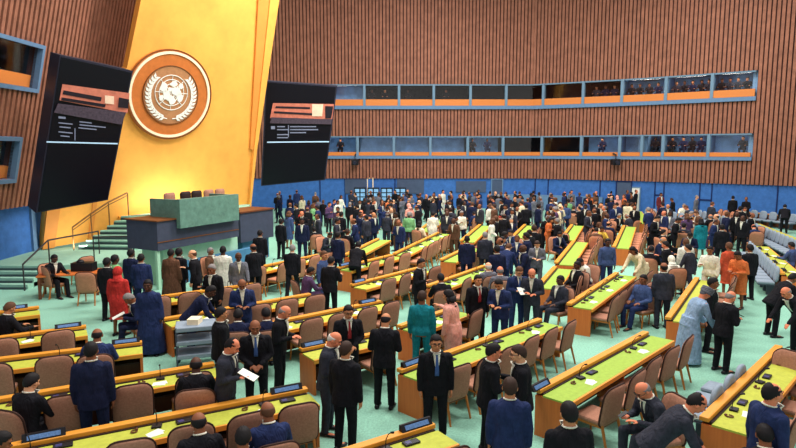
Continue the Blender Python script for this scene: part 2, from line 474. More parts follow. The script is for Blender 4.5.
def person(x, y, yaw, pose, outfit='suit', color='black', hair='short', hairc='black', skin='tan', label='', group=None,
           tie=None, shirt='white', legs=None, scale=1.0, detail=2, glasses=False, z=0.0):
    LO[0] = detail == 0
    t = empty('person', (x, y, z), math.radians(yaw)); t.scale = (scale*1.14, scale*1.14, scale*1.01)
    tag(t, label, 'person', group)
    sm = skinm(skin)
    instance('body', cached(('body', pose), build_body, pose), sm, t)
    jk = cached(('jk', pose, outfit), build_jacket, pose, outfit)
    jn = {'suit': 'jacket', 'blouse': 'blouse', 'robe': 'robe', 'dress': 'dress'}[outfit]
    instance(jn, jk, clothm(color), t)
    if outfit in ('suit', 'blouse'):
        instance('trousers', cached(('leg', pose), build_legs, pose), clothm(legs or color), t)
    if outfit == 'suit':
        instance('shirt', cached(('sh', pose), build_shirt, pose, jk), clothm(shirt), t)
        if tie and detail > 0: instance('tie', cached(('tie', pose), build_tie, pose, jk), mat('tie '+tie, TIE[tie], .7, .1), t)
    if detail > 0:
        for k in 'RL': instance('shoe', cached(('shoe', pose, k), build_shoe, pose, k), M_black, t)
    if detail > 1:
        for k in (-1, 1): instance('eye', cached(('eye', pose, k), build_eyes, pose, k), hairm('black'), t)
        instance('mouth', cached(('mouth', pose), build_mouth, pose), mat('lips', (150, 70, 60), .6, 0), t)
        if glasses: instance('glasses', cached(('gl', pose), build_glasses, pose), M_black, t)
    if hair != 'none':
        hn = {'scarf': 'headscarf', 'turban': 'head_wrap', 'keffiyeh': 'head_wrap'}.get(hair, 'hair')
        hm = hairm(hairc) if hairc in HAIRC and hn == 'hair' else clothm(hairc)
        instance(hn, cached(('hair', pose, hair), build_hair, pose, hair), hm, t)
    return t
def headz(pose, scale=1.0):
    return skel(pose)['head'].z*scale
def at_head(px, py, pose, yaw, scale=1.0):
    """floor position of a figure whose head centre shows at (px,py)"""
    h = skel(pose)['head']; g = G(px, py, h.z*scale)
    o = Matrix.Rotation(math.radians(yaw), 3, 'Z') @ Vector((h.x*scale, h.y*scale, 0))
    return g.x-o.x, g.y-o.y
# ------------------------------------------------------------------ setting
def struct(name, bm, m, parent=None, smooth=False, bevel=0, kind='structure'):
    o = link(name, bm, m, parent, smooth, bevel)
    if parent is None: o['kind'] = kind
    return o
bm = bmesh.new(); box(bm, -30, 45, -6, 62, -.3, 0); struct('floor', bm, M_floor)
# back wall line in plan: straight, then bending towards the camera on the right
WD = 48.5
def wallpt(px):
    if px <= 530: return Vector(((px-CX)/F*WD, WD, 0))
    t = (px-530)/220.0; d = WD+(40.0-WD)*t
    return Vector(((px-CX)/F*d, d, 0))
WP = [wallpt(p) for p in (236, 530, 640, 750, 830)]
WP.append(WP[-1]+(WP[-1]-WP[-2])*2.0)
def wall_z(py): return CAMZ+(150-py)*WD/F*1.005
def along(s0):
    """point and direction at arc length s0 of the wall"""
    s = s0
    for a, b in zip(WP, WP[1:]):
        L = (b-a).length
        if s <= L or b is WP[-1]: return a+(b-a)*(s/L), (b-a).normalized()
        s -= L
def arc_of_px(px):
    a = math.atan2(px-CX, F); best = None; s = 0
    for p, q in zip(WP, WP[1:]):
        r = (px-CX)/F; den = (q.x-p.x)-r*(q.y-p.y)
        t = (r*p.y-p.x)/den if abs(den) > 1e-6 else -1
        if -1e-6 <= t <= 1+1e-6: return s+t*(q-p).length
        s += (q-p).length
    return s
TOTAL = sum((b-a).length for a, b in zip(WP, WP[1:]))
def wbox(bm, s0, s1, d0, d1, z0, z1):
    """box following the wall between arc lengths; d measured from the wall line, minus = towards the hall"""
    cuts = [s0]; s = 0
    for p, q in zip(WP, WP[1:]):
        s += (q-p).length
        if s0+.01 < s < s1-.01: cuts.append(s)
    cuts.append(s1)
    for a, b in zip(cuts, cuts[1:]):
        pa, d = along(a+.001); pb, _ = along(b-.001); n = Vector((-d.y, d.x, 0))
        prism(bm, [pa+n*d0, pb+n*d0, pb+n*d1, pa+n*d1], (0, 0, 0)) if False else None
        ea = .16*max(0, d1) if a != cuts[0] else 0; eb = .16*max(0, d1) if b != cuts[-1] else 0
        q = [pa+n*d0-d*ea, pb+n*d0+d*eb, pb+n*d1+d*eb*2, pa+n*d1-d*ea*2]
        prism(bm, [v+Vector((0, 0, z0)) for v in q], (0, 0, z1-z0))
def slats(name, s0, s1, z0, z1, pitch=.27):
    bm = bmesh.new(); wbox(bm, s0, s1, 0.0, .30, z0, z1)
    o = struct(name, bm, M_slatb)
    bm = bmesh.new(); s = s0+.05
    while s < s1-.05:
        p, d = along(s); n = Vector((-d.y, d.x, 0)); w = .185
        q = [p-n*.12, p+d*w-n*.12, p+d*w+n*.05, p+n*.05]
        prism(bm, [v+Vector((0, 0, z0)) for v in q], (0, 0, z1-z0)); s += pitch
    link('slat_cladding', bm, M_slat, o)
    return o
Z = dict(top=19.0, w1t=wall_z(86.5), w1b=wall_z(101), s1b=wall_z(107), l1b=wall_z(110.5), w2t=wall_z(136.5), w2b=wall_z(152), s2b=wall_z(155.5), l2b=wall_z(158.5), low=wall_z(178))
SB0, SB1 = arc_of_px(322), arc_of_px(750)
slats('wall_back_upper', 0, TOTAL, Z['w1t'], Z['top'])
slats('wall_back_middle', 0, SB1, Z['w2t'], Z['l1b'])
slats('wall_back_lower', 0, SB1, Z['low'], Z['l2b'])
slats('wall_back_side', SB1, TOTAL, Z['low'], Z['w1t'])
slats('wall_back_corner', 0, SB0, Z['l2b'], Z['w2t']); slats('wall_back_corner_upper', 0, SB0, Z['l1b'], Z['w1t'])
bm = bmesh.new(); wbox(bm, 0, TOTAL, 0.05, .35, 0, Z['low']); wb = struct('wall_back', bm, M_blue)
bm = bmesh.new()
for px in (250+70, 345, 395, 502, 535, 548, 600, 655, 664, 700, 712, 778):
    s = arc_of_px(px); wbox(bm, s-.04, s+.04, .0, .06, 0, Z['low'])
wbox(bm, arc_of_px(655), arc_of_px(664), .0, .06, 1.4, 1.5); wbox(bm, arc_of_px(700), arc_of_px(712), .0, .06, 1.2, 1.3)
link('wall_seams', bm, M_blued, wb)
bm = bmesh.new(); wbox(bm, SB0, SB1, -.30, .30, Z['l1b'], Z['s1b']-.02); wbox(bm, SB0, SB1, -.30, .30, Z['l2b'], Z['s2b']-.02); struct('trim_1', bm, M_ledge)
# doors and wall pieces in the blue wall
def door(name, pa, pb, zt, m, mf):
    s0, s1 = arc_of_px(pa), arc_of_px(pb)
    bm = bmesh.new(); wbox(bm, s0, s1, -.02, .05, 0, zt); o = struct(name, bm, m)
    bm = bmesh.new(); wbox(bm, s0-.08, s0, -.06, .05, 0, zt+.08); wbox(bm, s1, s1+.08, -.06, .05, 0, zt+.08); wbox(bm, s0, s1, -.06, .05, zt, zt+.08)
    link('door_frame', bm, mf, o)
    bm = bmesh.new(); wbox(bm, s1-.25, s1-.15, -.10, -.02, 1.0, 1.15); link('door_handle', bm, M_ledge, o)
door('door_1', 492, 502, Z['low']-.1, M_grout, M_ledge); door('door_2', 617, 631, Z['low']-.1, M_grout, M_blued)
door('door_3', 632, 640, Z['low']-.5, M_white, M_ledge); door('door_4', 368+.0, 372.5, Z['low']-.02, M_blue, M_cream)
bm = bmesh.new(); wbox(bm, arc_of_px(345), arc_of_px(366), -.03, .05, 1.2, Z['low']-.05); wbox(bm, arc_of_px(397), arc_of_px(424), -.03, .05, 1.2, Z['low']-.05); wbox(bm, arc_of_px(456), arc_of_px(486), -.03, .05, 1.3, 2.2); struct('trim_2', bm, M_grout)
bm = bmesh.new(); wbox(bm, arc_of_px(500), arc_of_px(604), -.45, .03, 0, 1.15); struct('trim_3', bm, M_ledge)
# interpreters' booths
UP = [330, 365, 399, 433, 469, 504, 541, 580, 618, 661, 706, 750]
LO = [322, 358, 394, 430, 467, 502, 541, 580, 618, 640, 661, 706, 750]
glass = bpy.data.materials.new('booth glass'); glass.use_nodes = True
nt = glass.node_tree; nt.nodes.remove(nt.nodes['Principled BSDF'])
tr = nt.nodes.new('ShaderNodeBsdfTransparent'); gl = nt.nodes.new('ShaderNodeBsdfGlossy'); gl.inputs['Roughness'].default_value = .05
mxs = nt.nodes.new('ShaderNodeMixShader'); mxs.inputs[0].default_value = .04
nt.links.new(tr.outputs[0], mxs.inputs[1]); nt.links.new(gl.outputs[0], mxs.inputs[2]); nt.links.new(mxs.outputs[0], nt.nodes['Material Output'].inputs[0])
wn = 0
for row, (E, zt, zb, sb) in enumerate(((UP, Z['w1t'], Z['w1b'], Z['s1b']), (LO, Z['w2t'], Z['w2b'], Z['s2b']))):
    for i, (a, b) in enumerate(zip(E, E[1:])):
        wn += 1; s0, s1 = arc_of_px(a), arc_of_px(b)
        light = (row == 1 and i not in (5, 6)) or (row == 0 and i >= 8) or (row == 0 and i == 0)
        bm = bmesh.new()   # the booth: floor, ceiling, back and side walls
        wbox(bm, s0, s1, 2.2, 2.3, sb, zt); wbox(bm, s0, s1, .3, 2.2, sb-.1, sb); wbox(bm, s0, s1, .3, 2.2, zt, zt+.1)
        wbox(bm, s0-.03, s0+.03, .3, 2.2, sb, zt); wbox(bm, s1-.03, s1+.03, .3, 2.2, sb, zt)
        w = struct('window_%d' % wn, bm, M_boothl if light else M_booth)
        bm = bmesh.new(); wbox(bm, s0+.10, s1-.10, -.10, .12, sb, zb); link('sill_panel', bm, M_obal, w)
        bm = bmesh.new(); wbox(bm, s0-.10, s0+.10, -.16, .2, sb-.02, zt); wbox(bm, s0+.1, s1-.1, -.1, .2, zt-.10, zt-.0)
        link('window_frame', bm, M_frame, w)
        bm = bmesh.new(); wbox(bm, s0+.1, s1-.1, .10, .12, zb, zt-.1); link('pane', bm, glass, w)
        bm = bmesh.new(); wbox(bm, s0+.2, s1-.2, .33, .62, zb-.15, zb-.08); link('booth_desk', bm, M_brown, w)
        if light:
            bm = bmesh.new(); wbox(bm, s0+.5, s1-.5, .25, .6, zt-.06, zt-.02); link('booth_fill_light', bm, mat('booth fill light', (250, 245, 235), .5, 0, emit=9), w)  # unseen glowing strip added behind the header to brighten the paler booths
# ------------------------------------------------------------------ gold wall, left slatted wall, blue wall on the left
ZP, ZS = .60, 1.85
A = Vector((-14.6, 24.6, ZP)); B = Vector((-8.0, 32.1, ZP))
u = (B-A).normalized(); n0 = Vector((u.y, -u.x, 0)); LEAN = math.radians(14)
nY = (n0*math.cos(LEAN)-Vector((0, 0, 1))*math.sin(LEAN)).normalized()
def Y_(px, py): return onplane(px, py, A, nY)
def planar(name, fn, pts, nrm, th, m, parent=None, front=0.0):
    bm = bmesh.new(); prism(bm, [fn(*p)+nrm*front for p in pts], -nrm*th)
    return struct(name, bm, m, parent) if parent is None else link(name, bm, m, parent)
wg = planar('wall_gold', Y_, [(42,249), (100,239), (160,222), (249,212), (262,0), (275,-160), (170,-160), (141,0), (127,68), (60,120), (46,205)], nY, .4, M_yel)
planar('gold_wall_strip', Y_, [(249,148), (252,150), (268,0), (281,-160), (270,-160), (257,0)], nY, .3, M_yelo, wg, .12)
planar('gold_wall_edge', Y_, [(249,208), (255,150), (277,0), (290,-160), (281,-160), (268,0), (252,150), (247,208)], nY, .5, M_yel, wg, .18)
planar('gold_wall_strip', Y_, [(42,249), (54,247), (60,205), (47,205)], nY, .1, M_yelo, wg, .08)
planar('gold_wall_strip', Y_, [(88,238), (92,236), (97,200), (93,200)], nY, .1, M_yelo, wg, .05)
# left wall along the hall
C0 = Vector((-14.75, 24.5, ZP)); uL = Vector((.02, 1, 0)).normalized(); nL0 = Vector((1, -.02, 0)).normalized()
nB = nL0
LL = math.radians(13); nL = (nL0*math.cos(LL)-Vector((0, 0, 1))*math.sin(LL)).normalized()
def B_(px, py): return onplane(px, py, C0, nB)
bm = bmesh.new(); prism(bm, [(-14.9, 25.0, 0), (-14.9, 6, 0), (-15.2, 6, 0), (-15.2, 25.0, 0)], (0, 0, 3.4)); wl = struct('wall_left', bm, M_blue)
bm = bmesh.new(); box(bm, -14.92, -14.80, 24.1, 24.35, ZP, 3.4); link('wall_column', bm, M_ledge, wl)
# slatted part: a leaning slab from z=2.6 up, running along Y
P0 = Vector((-14.55, 24.5, 2.55)); upL = nL.cross(uL); upL = upL if upL.z > 0 else -upL
def S_(y, h): return P0+uL*(y-24.5)+upL*h
HL = 15.0; y0, y1 = 7.0, 25.2
def side_uv(px, py):
    p = onplane(px, py, P0, nL); return (p-P0).dot(uL)+24.5, (p-P0).dot(upL)
E0, E1 = side_uv(127, 68), side_uv(141.5, 0)
def yend(h):
    """where the slab meets the gold wall plane"""
    return E0[0]+(E1[0]-E0[0])*(h-E0[1])/(E1[1]-E0[1])
def slab(bm, y0, y1, h0, h1, d0, d1, clip=False):
    q = [S_(y0, h0), S_(min(y1, yend(h0)) if clip else y1, h0), S_(min(y1, yend(h1)) if clip else y1, h1), S_(y0, h1)]
    prism(bm, [p+nL*d0 for p in q], nL*(d1-d0))
wy1, wh1 = side_uv(38, 48); wy1b, wh0 = side_uv(32, 88); vy1, vh1 = side_uv(15, 140); _, vh0 = side_uv(12, 178)
wins = [(wy1-4.2, wy1, wh0, wh1), (wy1-9.2, wy1-4.6, wh0, wh1), (vy1-4.2, vy1, vh0, vh1), (vy1-9, vy1-4.6, vh0, vh1)]
bm = bmesh.new()
def cells():
    hs = sorted({0.0, vh0, vh1, wh0, wh1, HL}); out = []
    for h0, h1 in zip(hs, hs[1:]):
        holes = sorted([(w[0], w[1]) for w in wins if w[2] < (h0+h1)/2 < w[3]]); c = y0
        for a, b in holes: out.append((c, a, h0, h1)); c = b
        out.append((c, 60, h0, h1))
    return out
for c in cells(): slab(bm, c[0], c[1], c[2], c[3], -.3, 0, True)
ws = struct('wall_left_slatted', bm, M_slatb)
bm = bmesh.new(); y = y0
while y < 44:
    segs = [(0.0, HL)]
    for w in wins:
        if w[0]-.1 < y < w[1]+.05:
            segs = [t for (p, q) in segs for t in ((p, min(q, w[2])), (max(p, w[3]), q)) if t[1]-t[0] > .1]
    for p, q in segs:
        # cut the slat where the gold wall begins
        if y > yend(p)-.2 and y > yend(q)-.2: continue
        if y > yend(p)-.1 or y > yend(q)-.1:
            k = [h/10 for h in range(int(p*10), int(q*10)) if y <= yend(h/10)-.1]
            if not k: continue
            p, q = min(k), max(k)
        slab(bm, y, y+.15, p, q, -.02, .10)
    y += .27
link('slat_cladding', bm, M_slat, ws)
for i, w in enumerate(wins):
    bm = bmesh.new()
    a, b, h0, h1 = w
    slab(bm, a, b, h0, h1, -2.0, -1.9); slab(bm, a, b, h0-.1, h0, -1.9, -.3); slab(bm, a, b, h1, h1+.1, -1.9, -.3); slab(bm, a-.05, a, h0, h1, -1.9, -.3); slab(bm, b, b+.05, h0, h1, -1.9, -.3)
    o = struct('window_%d' % (wn+1+i), bm, M_booth)
    bm = bmesh.new(); t = .14
    slab(bm, a-t, a, h0-t, h1+t, -.1, .2); slab(bm, b, b+t, h0-t, h1+t, -.1, .2); slab(bm, a, b, h0-t, h0, -.1, .2); slab(bm, a, b, h1, h1+t, -.1, .2); link('window_frame', bm, M_ledge, o)
    bm = bmesh.new(); slab(bm, a, b, h0, h0+(h1-h0)*.30, -.3, -.1); link('sill_panel', bm, M_obal, o)
    bm = bmesh.new(); slab(bm, a, b, h0+(h1-h0)*.30, h1, -.14, -.12); link('pane', bm, glass, o)
# ------------------------------------------------------------------ emblem
ec = Y_(169, 94.5)+nY*.05
top_ = Y_(171, 50); bot_ = Y_(168, 139.5); ER = (top_-bot_).length/2
ex = u.copy(); ey = nY.cross(ex); ey = ey if ey.z > 0 else -ey; ey.normalize(); ex = ey.cross(nY).normalized()
if ex.dot(u) < 0: ex = -ex
eM = Matrix((ex, ey, nY)).transposed().to_4x4(); eM.translation = ec
emb = empty('emblem', (0, 0, 0)); emb.matrix_world = eM
tag(emb, 'large round brown wall emblem with white globe and two olive branches on gold wall', 'emblem')
def ring(bm, r0, r1, z0, z1, seg=64):
    rs = []
    for r, z in ((r0, z0), (r1, z0), (r1, z1), (r0, z1)):
        rs.append([bm.verts.new((r*math.cos(2*PI*k/seg), r*math.sin(2*PI*k/seg), z)) for k in range(seg)])
    for i in range(4):
        a, b = rs[i], rs[(i+1) % 4]
        for k in range(seg): bm.faces.new([a[k], a[(k+1)%seg], b[(k+1)%seg], b[k]])
def disc(bm, r, z0, z1, seg=64):
    prism(bm, [(r*math.cos(2*PI*k/seg), r*math.sin(2*PI*k/seg), z0) for k in range(seg)], (0, 0, z1-z0))
bm = bmesh.new(); disc(bm, ER, 0, .12); link('disc', bm, M_emb, emb)
bm = bmesh.new(); ring(bm, ER*.90, ER*.955, .10, .17); link('outer_ring', bm, M_cream, emb)
bm = bmesh.new(); disc(bm, ER*.645, .10, .15); link('inner_disc', bm, M_emb2, emb)
bm = bmesh.new(); ring(bm, ER*.640, ER*.655, .12, .18); ring(bm, ER*.985, ER*1.0, .1, .16)
link('rim_line', bm, M_line, emb)
bm = bmesh.new()   # globe net: rings and meridians
GC = ER*.06; GR = ER*.385
def gtube(pts, r): tube(bm, [(x, y+GC, .165) for x, y in pts], r, 6)
for f_ in (.25, .5, .75, 1.0): gtube([(GR*f_*math.cos(2*PI*k/40), GR*f_*math.sin(2*PI*k/40)) for k in range(41)], ER*.009)
for k in range(8):
    a = PI*k/4; gtube([(GR*.06*math.cos(a), GR*.06*math.sin(a)), (GR*math.cos(a), GR*math.sin(a))], ER*.007)
link('globe_net', bm, M_white, emb)
bm = bmesh.new(); rr = random.Random(3)
for (cx, cy, r, st) in ((-.50,.28,.24,1.2),(-.30,-.15,.20,1.5),(.30,.10,.30,.8),(.05,-.42,.22,1.3),(.52,-.25,.20,1.1),(.10,.52,.22,.8),(-.62,-.32,.13,1.2),(.55,.42,.16,1.0),(-.12,.18,.12,1.0)):
    pts = []
    for k in range(12):
        a = 2*PI*k/12; q = r*(.75+.45*rr.random()); pts.append((GR*(cx+q*math.cos(a)), GC+GR*(cy+q*st*math.sin(a)), .15))
    prism(bm, pts, (0, 0, .035))
link('continents', bm, M_white, emb)
for s in (-1, 1):
    bm = bmesh.new(); stem = []
    for k in range(15):
        a = -PI/2+s*(.12+k/14*2.15); stem.append(Vector((ER*.53*math.cos(a), ER*.53*math.sin(a)*1.0, .165)))
    tube(bm, stem, ER*.010, 6)
    for k in range(1, 15):
        p = stem[k]; d = (stem[k]-stem[k-1]).normalized(); o_ = Vector((p.x, p.y, 0)).normalized()
        for sgn in (1, -1):
            dd = (d+o_*sgn*.75).normalized(); w = dd.cross(Vector((0, 0, 1))); L = ER*.125
            prism(bm, [p, p+dd*L*.45+w*L*.24, p+dd*L, p+dd*L*.45-w*L*.24], (0, 0, .02))
    link('olive_branch', bm, M_white, emb)
# ------------------------------------------------------------------ big hanging screens
def big_screen(p0, nrm, quad, th, label, pic, bars, line, rows):
    nrm = nrm.normalized(); fn = lambda x, y: onplane(x, y, p0, nrm)
    c = sum((fn(*q) for q in quad), Vector())/4
    root = empty('hanging_screen', c); tag(root, label, 'screen')
    def addp(name, pts, m, off, t, e=0):
        bm = bmesh.new(); prism(bm, [fn(*q)+nrm*off-c for q in pts], -nrm*t); return link(name, bm, m, root)
    addp('casing', quad, M_scase, 0, th)
    cx = sum(q[0] for q in quad)/4; cy = sum(q[1] for q in quad)/4
    inn = [(cx+(x-cx)*.96, cy+(y-cy)*.975) for x, y in quad]
    sc = addp('display', inn, M_screen, .03, .06)
    addp('screen_image', pic[0], mat('screen picture wood', (190, 112, 92), .5, .3, 3, emit=.25), .05, .02)
    for i, q in enumerate(pic[1:]): addp('screen_image', q[1], q[0], .07+.01*i, .02)
    bm = bmesh.new(); rr = random.Random(5)
    for (x, y, w, h) in bars: prism(bm, [fn(x, y)+nrm*.06-c, fn(x+w, y+w*rows)+nrm*.06-c, fn(x+w, y+w*rows+h)+nrm*.06-c, fn(x, y+h)+nrm*.06-c], -nrm*.02)
    link('screen_caption', bm, mat('screen text', (120, 126, 150), .5, .1, emit=.3), root)
    addp('screen_line', line, mat('screen line', (170, 200, 225), .5, 0, emit=.5), .06, .02)
    return root
mc = mat('screen crowd', (70, 60, 72), .5, .5, 14, emit=.2); mw = mat('screen pale', (220, 190, 165), .5, .2, 4, emit=.3); md = mat('screen dark band', (36, 30, 40), .5, .3, 8)
QL = [(36,213), (108,200), (133,71), (60,55)]
pL = onplane(85, 135, Vector((-12.2, 21.5, 8)), Vector((.8, -.6, 0)))
big_screen(Vector((-11.3, 21.5, 5.0)), Vector((.72, -.66, -.22)), QL, .9, 'large black leaning video screen hanging left of the gold wall and emblem',
  [[(62,84), (59,100), (127,113), (129,93)], (md, [(63,90), (62,94), (100,101), (101,97)]), (md, [(61,97), (60.5,100), (104,107), (105,104)]), (mw, [(104,95), (104,103), (113,104), (113,96)]),
   (md, [(118,97), (117,107), (127,108), (128,99)]), (mc, [(57,103), (53,112), (120,124), (125,112)])],
  [(79,121,12,1), (79,124,26,1), (78,127,18,1), (58,116,7,2), (58,122,14,1), (59,126,11,1), (58,131,14,1), (60,135,9,1), (74,128,.8,12)], [(46,141), (46,142.2), (117,144), (117,142.8)], .10)
QR = [(261,186), (325,180), (337.5,86), (266,81)]
big_screen(Vector((-6.0, 33.5, 6.5)), Vector((.22, -.95, -.20)), QR, .6, 'large black video screen hanging on slats right of the gold wall',
  [[(273,103), (270,118), (332,119), (334,104)], (md, [(276,106), (275,108), (310,109), (310,107)]), (md, [(274,111), (274,113), (312,115), (312,113)]), (mw, [(312,104), (312,116), (322,116), (323,104)]), (md, [(325,106), (325,118), (331,118), (333,106)]),
   (mc, [(271,117), (270,123), (331,124), (332,119)])],
  [(271,126,4,3), (277,126,8,1), (277,129,12,1), (277,134,11,1), (277,137,11,1), (290,126,26,1), (290,129,28,1), (290,132,16,1), (288,125,.8,12)], [(267,141.5), (267,142.6), (329,142), (329,141)], .0)
bm = bmesh.new()
for px in (275, 325):
    p = onplane(px, 84, Vector((-6, 34, 6.5)), Vector((0, -1, 0))); tube(bm, [p, p+Vector((0, 0, 9))], .03, 6)
# ------------------------------------------------------------------ stage and podium
def poly_prism(pts, z0, z1):
    bm = bmesh.new(); prism(bm, [(x, y, z0) for x, y in pts], (0, 0, z1-z0)); return bm
struct('stage_lower', poly_prism([(-14.9, 25), (-14.9, 19.9+1.2), (-12.6, 21.0), (-9.8, 21.8), (-9.6, 24.6), (-8.0, 31.0), (-8, 32.3), (-14.6, 24.8)], 0, ZP), M_stage)
for k in range(3):
    struct('stage_step', poly_prism([(-14.9, 21.2), (-14.9, 20.8-.35*k), (-12.6, 20.7-.35*k), (-12.6, 21.1)], 0, ZP*(3-k)/4), M_stage)
bm = bmesh.new()
for k in range(4):
    y = 21.0-.35*k; box(bm, -14.9, -12.6, y-.03-.0, y+.0-.02, ZP*(3-k)/4+.0, ZP*(4-k)/4-.07)
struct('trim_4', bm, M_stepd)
# oblique stairs running up beside the gold wall
su = Vector((.66, .75, 0)); sw = Vector((2.3, -.15, 0)); S0 = Vector((-13.25, 24.6, 0))
NS = 7; ht = (ZS-ZP)/NS
bm = bmesh.new(); bm2 = bmesh.new()
for k in range(NS):
    a = S0+su*(.30*k); b = S0+su*(.30*NS+.4); z1 = ZP+ht*(k+1)
    prism(bm, [Vector((p.x, p.y, ZP+ht*k)) for p in (a, a+sw, b+sw, b)], (0, 0, ht))
    prism(bm2, [Vector((p.x, p.y, ZP+ht*k+.01)) for p in (a-su*.02, a-su*.02+sw, a+sw, a)], (0, 0, ht*.55))
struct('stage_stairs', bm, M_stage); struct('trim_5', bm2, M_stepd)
e1 = S0+su*(.30*NS)
struct('stage_upper', poly_prism([(e1.x, e1.y), (e1.x+2.3, e1.y-.15), (-8.9, 22.2), (-6.9, 27.0), (-7.9, 32.0), (-8.1, 31.9)], ZP-.6, ZS), M_stage)
bm = bmesh.new(); prism(bm, [Y_(118, 216)+nY*.1, Y_(249, 206)+nY*.1, Y_(249, 207.5)+nY*.1, Y_(118, 218)+nY*.1], -nY*.1)
struct('trim_6', bm, M_rim)
# counter (front line)
c1 = G(160, 290); c2 = G(247, 268); cu = (c2-c1).normalized(); cn = Vector((cu.y, -cu.x, 0))    # cn points to the hall
def cbox(bm, s0, s1, d0, d1, z0, z1):
    p = [c1+cu*s0+cn*d0, c1+cu*s1+cn*d0, c1+cu*s1+cn*d1, c1+cu*s0+cn*d1]
    prism(bm, [Vector((q.x, q.y, z0)) for q in p], (0, 0, z1-z0))
def solve_s(px, z, d=0.0):
    lo, hi = -5, 12
    for _ in range(40):
        m_ = (lo+hi)/2; q = c1+cu*m_+cn*d
        if proj((q.x, q.y, z))[0] < px: lo = m_
        else: hi = m_
    return lo
sE = solve_s(238, 2.3)
pod = empty('speaker_podium', c1); tag(pod, 'long dark slate podium counter on a mint base below the green marble desk', 'podium')
def plink(name, bm, m, root=pod): 
    bmesh.ops.translate(bm, verts=bm.verts, vec=-Vector(root.location)); return link(name, bm, m, root)
bm = bmesh.new(); cbox(bm, 0, sE, -1.5, 0, 1.33, 2.32); plink('counter_front', bm, M_counter)
bm = bmesh.new(); cbox(bm, -.05, sE+.05, -1.55, .05, 2.32, 2.36); cbox(bm, -.02, sE, -.0, .02, 1.60, 1.63); plink('counter_edge', bm, M_line)
bm = bmesh.new(); cbox(bm, .5, sE+.3, -1.4, -.35, 0, 1.33); plink('base', bm, M_mint)
bm = bmesh.new(); cbox(bm, .9, sE+1.2, -.34, -.10, 0, .75); plink('base_panel', bm, M_bluep)
bm = bmesh.new(); cbox(bm, 2.0, 2.04, -.36, -.33, .75, 1.33); cbox(bm, .0, .12, -.15, -.05, 0, 1.33); plink('base_post', bm, M_mint)
mar = empty('marble_desk', c1); tag(mar, 'raised green marble desk standing on the slate podium counter', 'desk')
m0, m1 = solve_s(178, 2.6, .15), solve_s(237, 2.6, .15)
bm = bmesh.new(); cbox(bm, m0, m1, .06, .24, 2.02, 3.02); plink('front_slab', bm, M_marble, mar)
bm = bmesh.new(); cbox(bm, m0+.02, m0+.12, -1.25, .06, 2.362, 3.0); plink('side_slab', bm, M_marble, mar)
bm = bmesh.new(); cbox(bm, m1-.12, m1-.02, -1.25, .06, 2.362, 3.0); plink('side_slab', bm, M_marble, mar)
bm = bmesh.new(); cbox(bm, m0+.12, m1-.12, -.45, .06, 2.8, 2.86); plink('work_surface', bm, M_brown, mar)
# side wing with lectern desk to the right of the counter
wing = empty('podium_wing', c1); tag(wing, 'dark slate side desk right of the podium counter with brown top edge', 'podium')
w0, w1 = solve_s(240, 2.2, -.7), solve_s(273, 2.0, -.7)
bm = bmesh.new(); cbox(bm, w0, w1, -2.0, -.7, .9, 2.12); plink('counter_front', bm, M_counter, wing)
bm = bmesh.new(); cbox(bm, w0-.04, w1+.04, -2.05, -.65, 2.12, 2.18); plink('counter_edge', bm, M_brown, wing)
bm = bmesh.new(); cbox(bm, w0+.3, w1-.1, -1.9, -.9, 0, .9); plink('base', bm, M_bluep, wing)
# handrails
def rail(name, pts, label, m=M_rail, r=.03, mid=True):
    root = empty(name, pts[0][0]); tag(root, label, 'handrail', None)
    o = Vector(pts[0][0])
    bm = bmesh.new(); tube(bm, [Vector(p)+Vector((0, 0, h))-o for p, h in pts], r, 8); link('top_rail', bm, m, root)
    if mid:
        bm = bmesh.new(); tube(bm, [Vector(p)+Vector((0, 0, h-.12))-o for p, h in pts], r*.6, 8); link('lower_rail', bm, m, root)
    for p, h in pts:
        bm = bmesh.new(); tube(bm, [Vector(p)-o, Vector(p)+Vector((0, 0, h))-o], r*.8, 8); link('post', bm, m, root)
def st(k): q = S0+su*(.30*k)+Vector((.1, .02, 0)); return Vector((q.x, q.y, ZP+ht*min(NS, k+1) if k >= 0 else ZP))
rail('handrail', [(st(-1.0), .95), (st(1.5), 1.0), (st(4), 1.0), (st(6.8), 1.0)], 'bronze handrail climbing the stage stairs in front of gold wall', r=.035)
g = [G(40, 292)]
rail('handrail', [(Vector((-12.55, 19.75, 0)), .9), (Vector((-12.5, 21.2, ZP)), .9), (Vector((-11.9, 23.6, ZP)), .9)], 'dark handrail beside the low steps at the left edge', M_raild, mid=False)
rail('handrail', [(Vector((-11.3, 22.0, ZP)), .9), (Vector((-9.9, 22.2, ZP)), .9)], 'dark handrail on the platform left of the slate podium', M_raild, mid=False)
# monitor racks at the blue wall
sc0 = 0
for i, px in enumerate((361, 374, 387, 400)):
    s = arc_of_px(px); p, d = along(s); 
    t = empty('monitor_rack', (p.x, p.y-1.2, 0)); tag(t, 'black rack of small bright monitors by the blue wall, %s from left' % ['first', 'second', 'third', 'fourth'][i], 'monitor rack', 'monitor racks by the blue wall')
    bm = bmesh.new(); box(bm, -.46, .46, -.2, .3, 0, 1.75); link('cabinet', bm, M_black, t)
    for r_ in range(3):
        for c_ in (-1, 1):
            bm = bmesh.new(); box(bm, c_*.22-.17, c_*.22+.17, -.23, -.19, .75+r_*.33, 1.0+r_*.33)
            link('monitor', bm, mat('monitor picture', (120, 165, 205), .5, .4, 6, emit=.3), t)
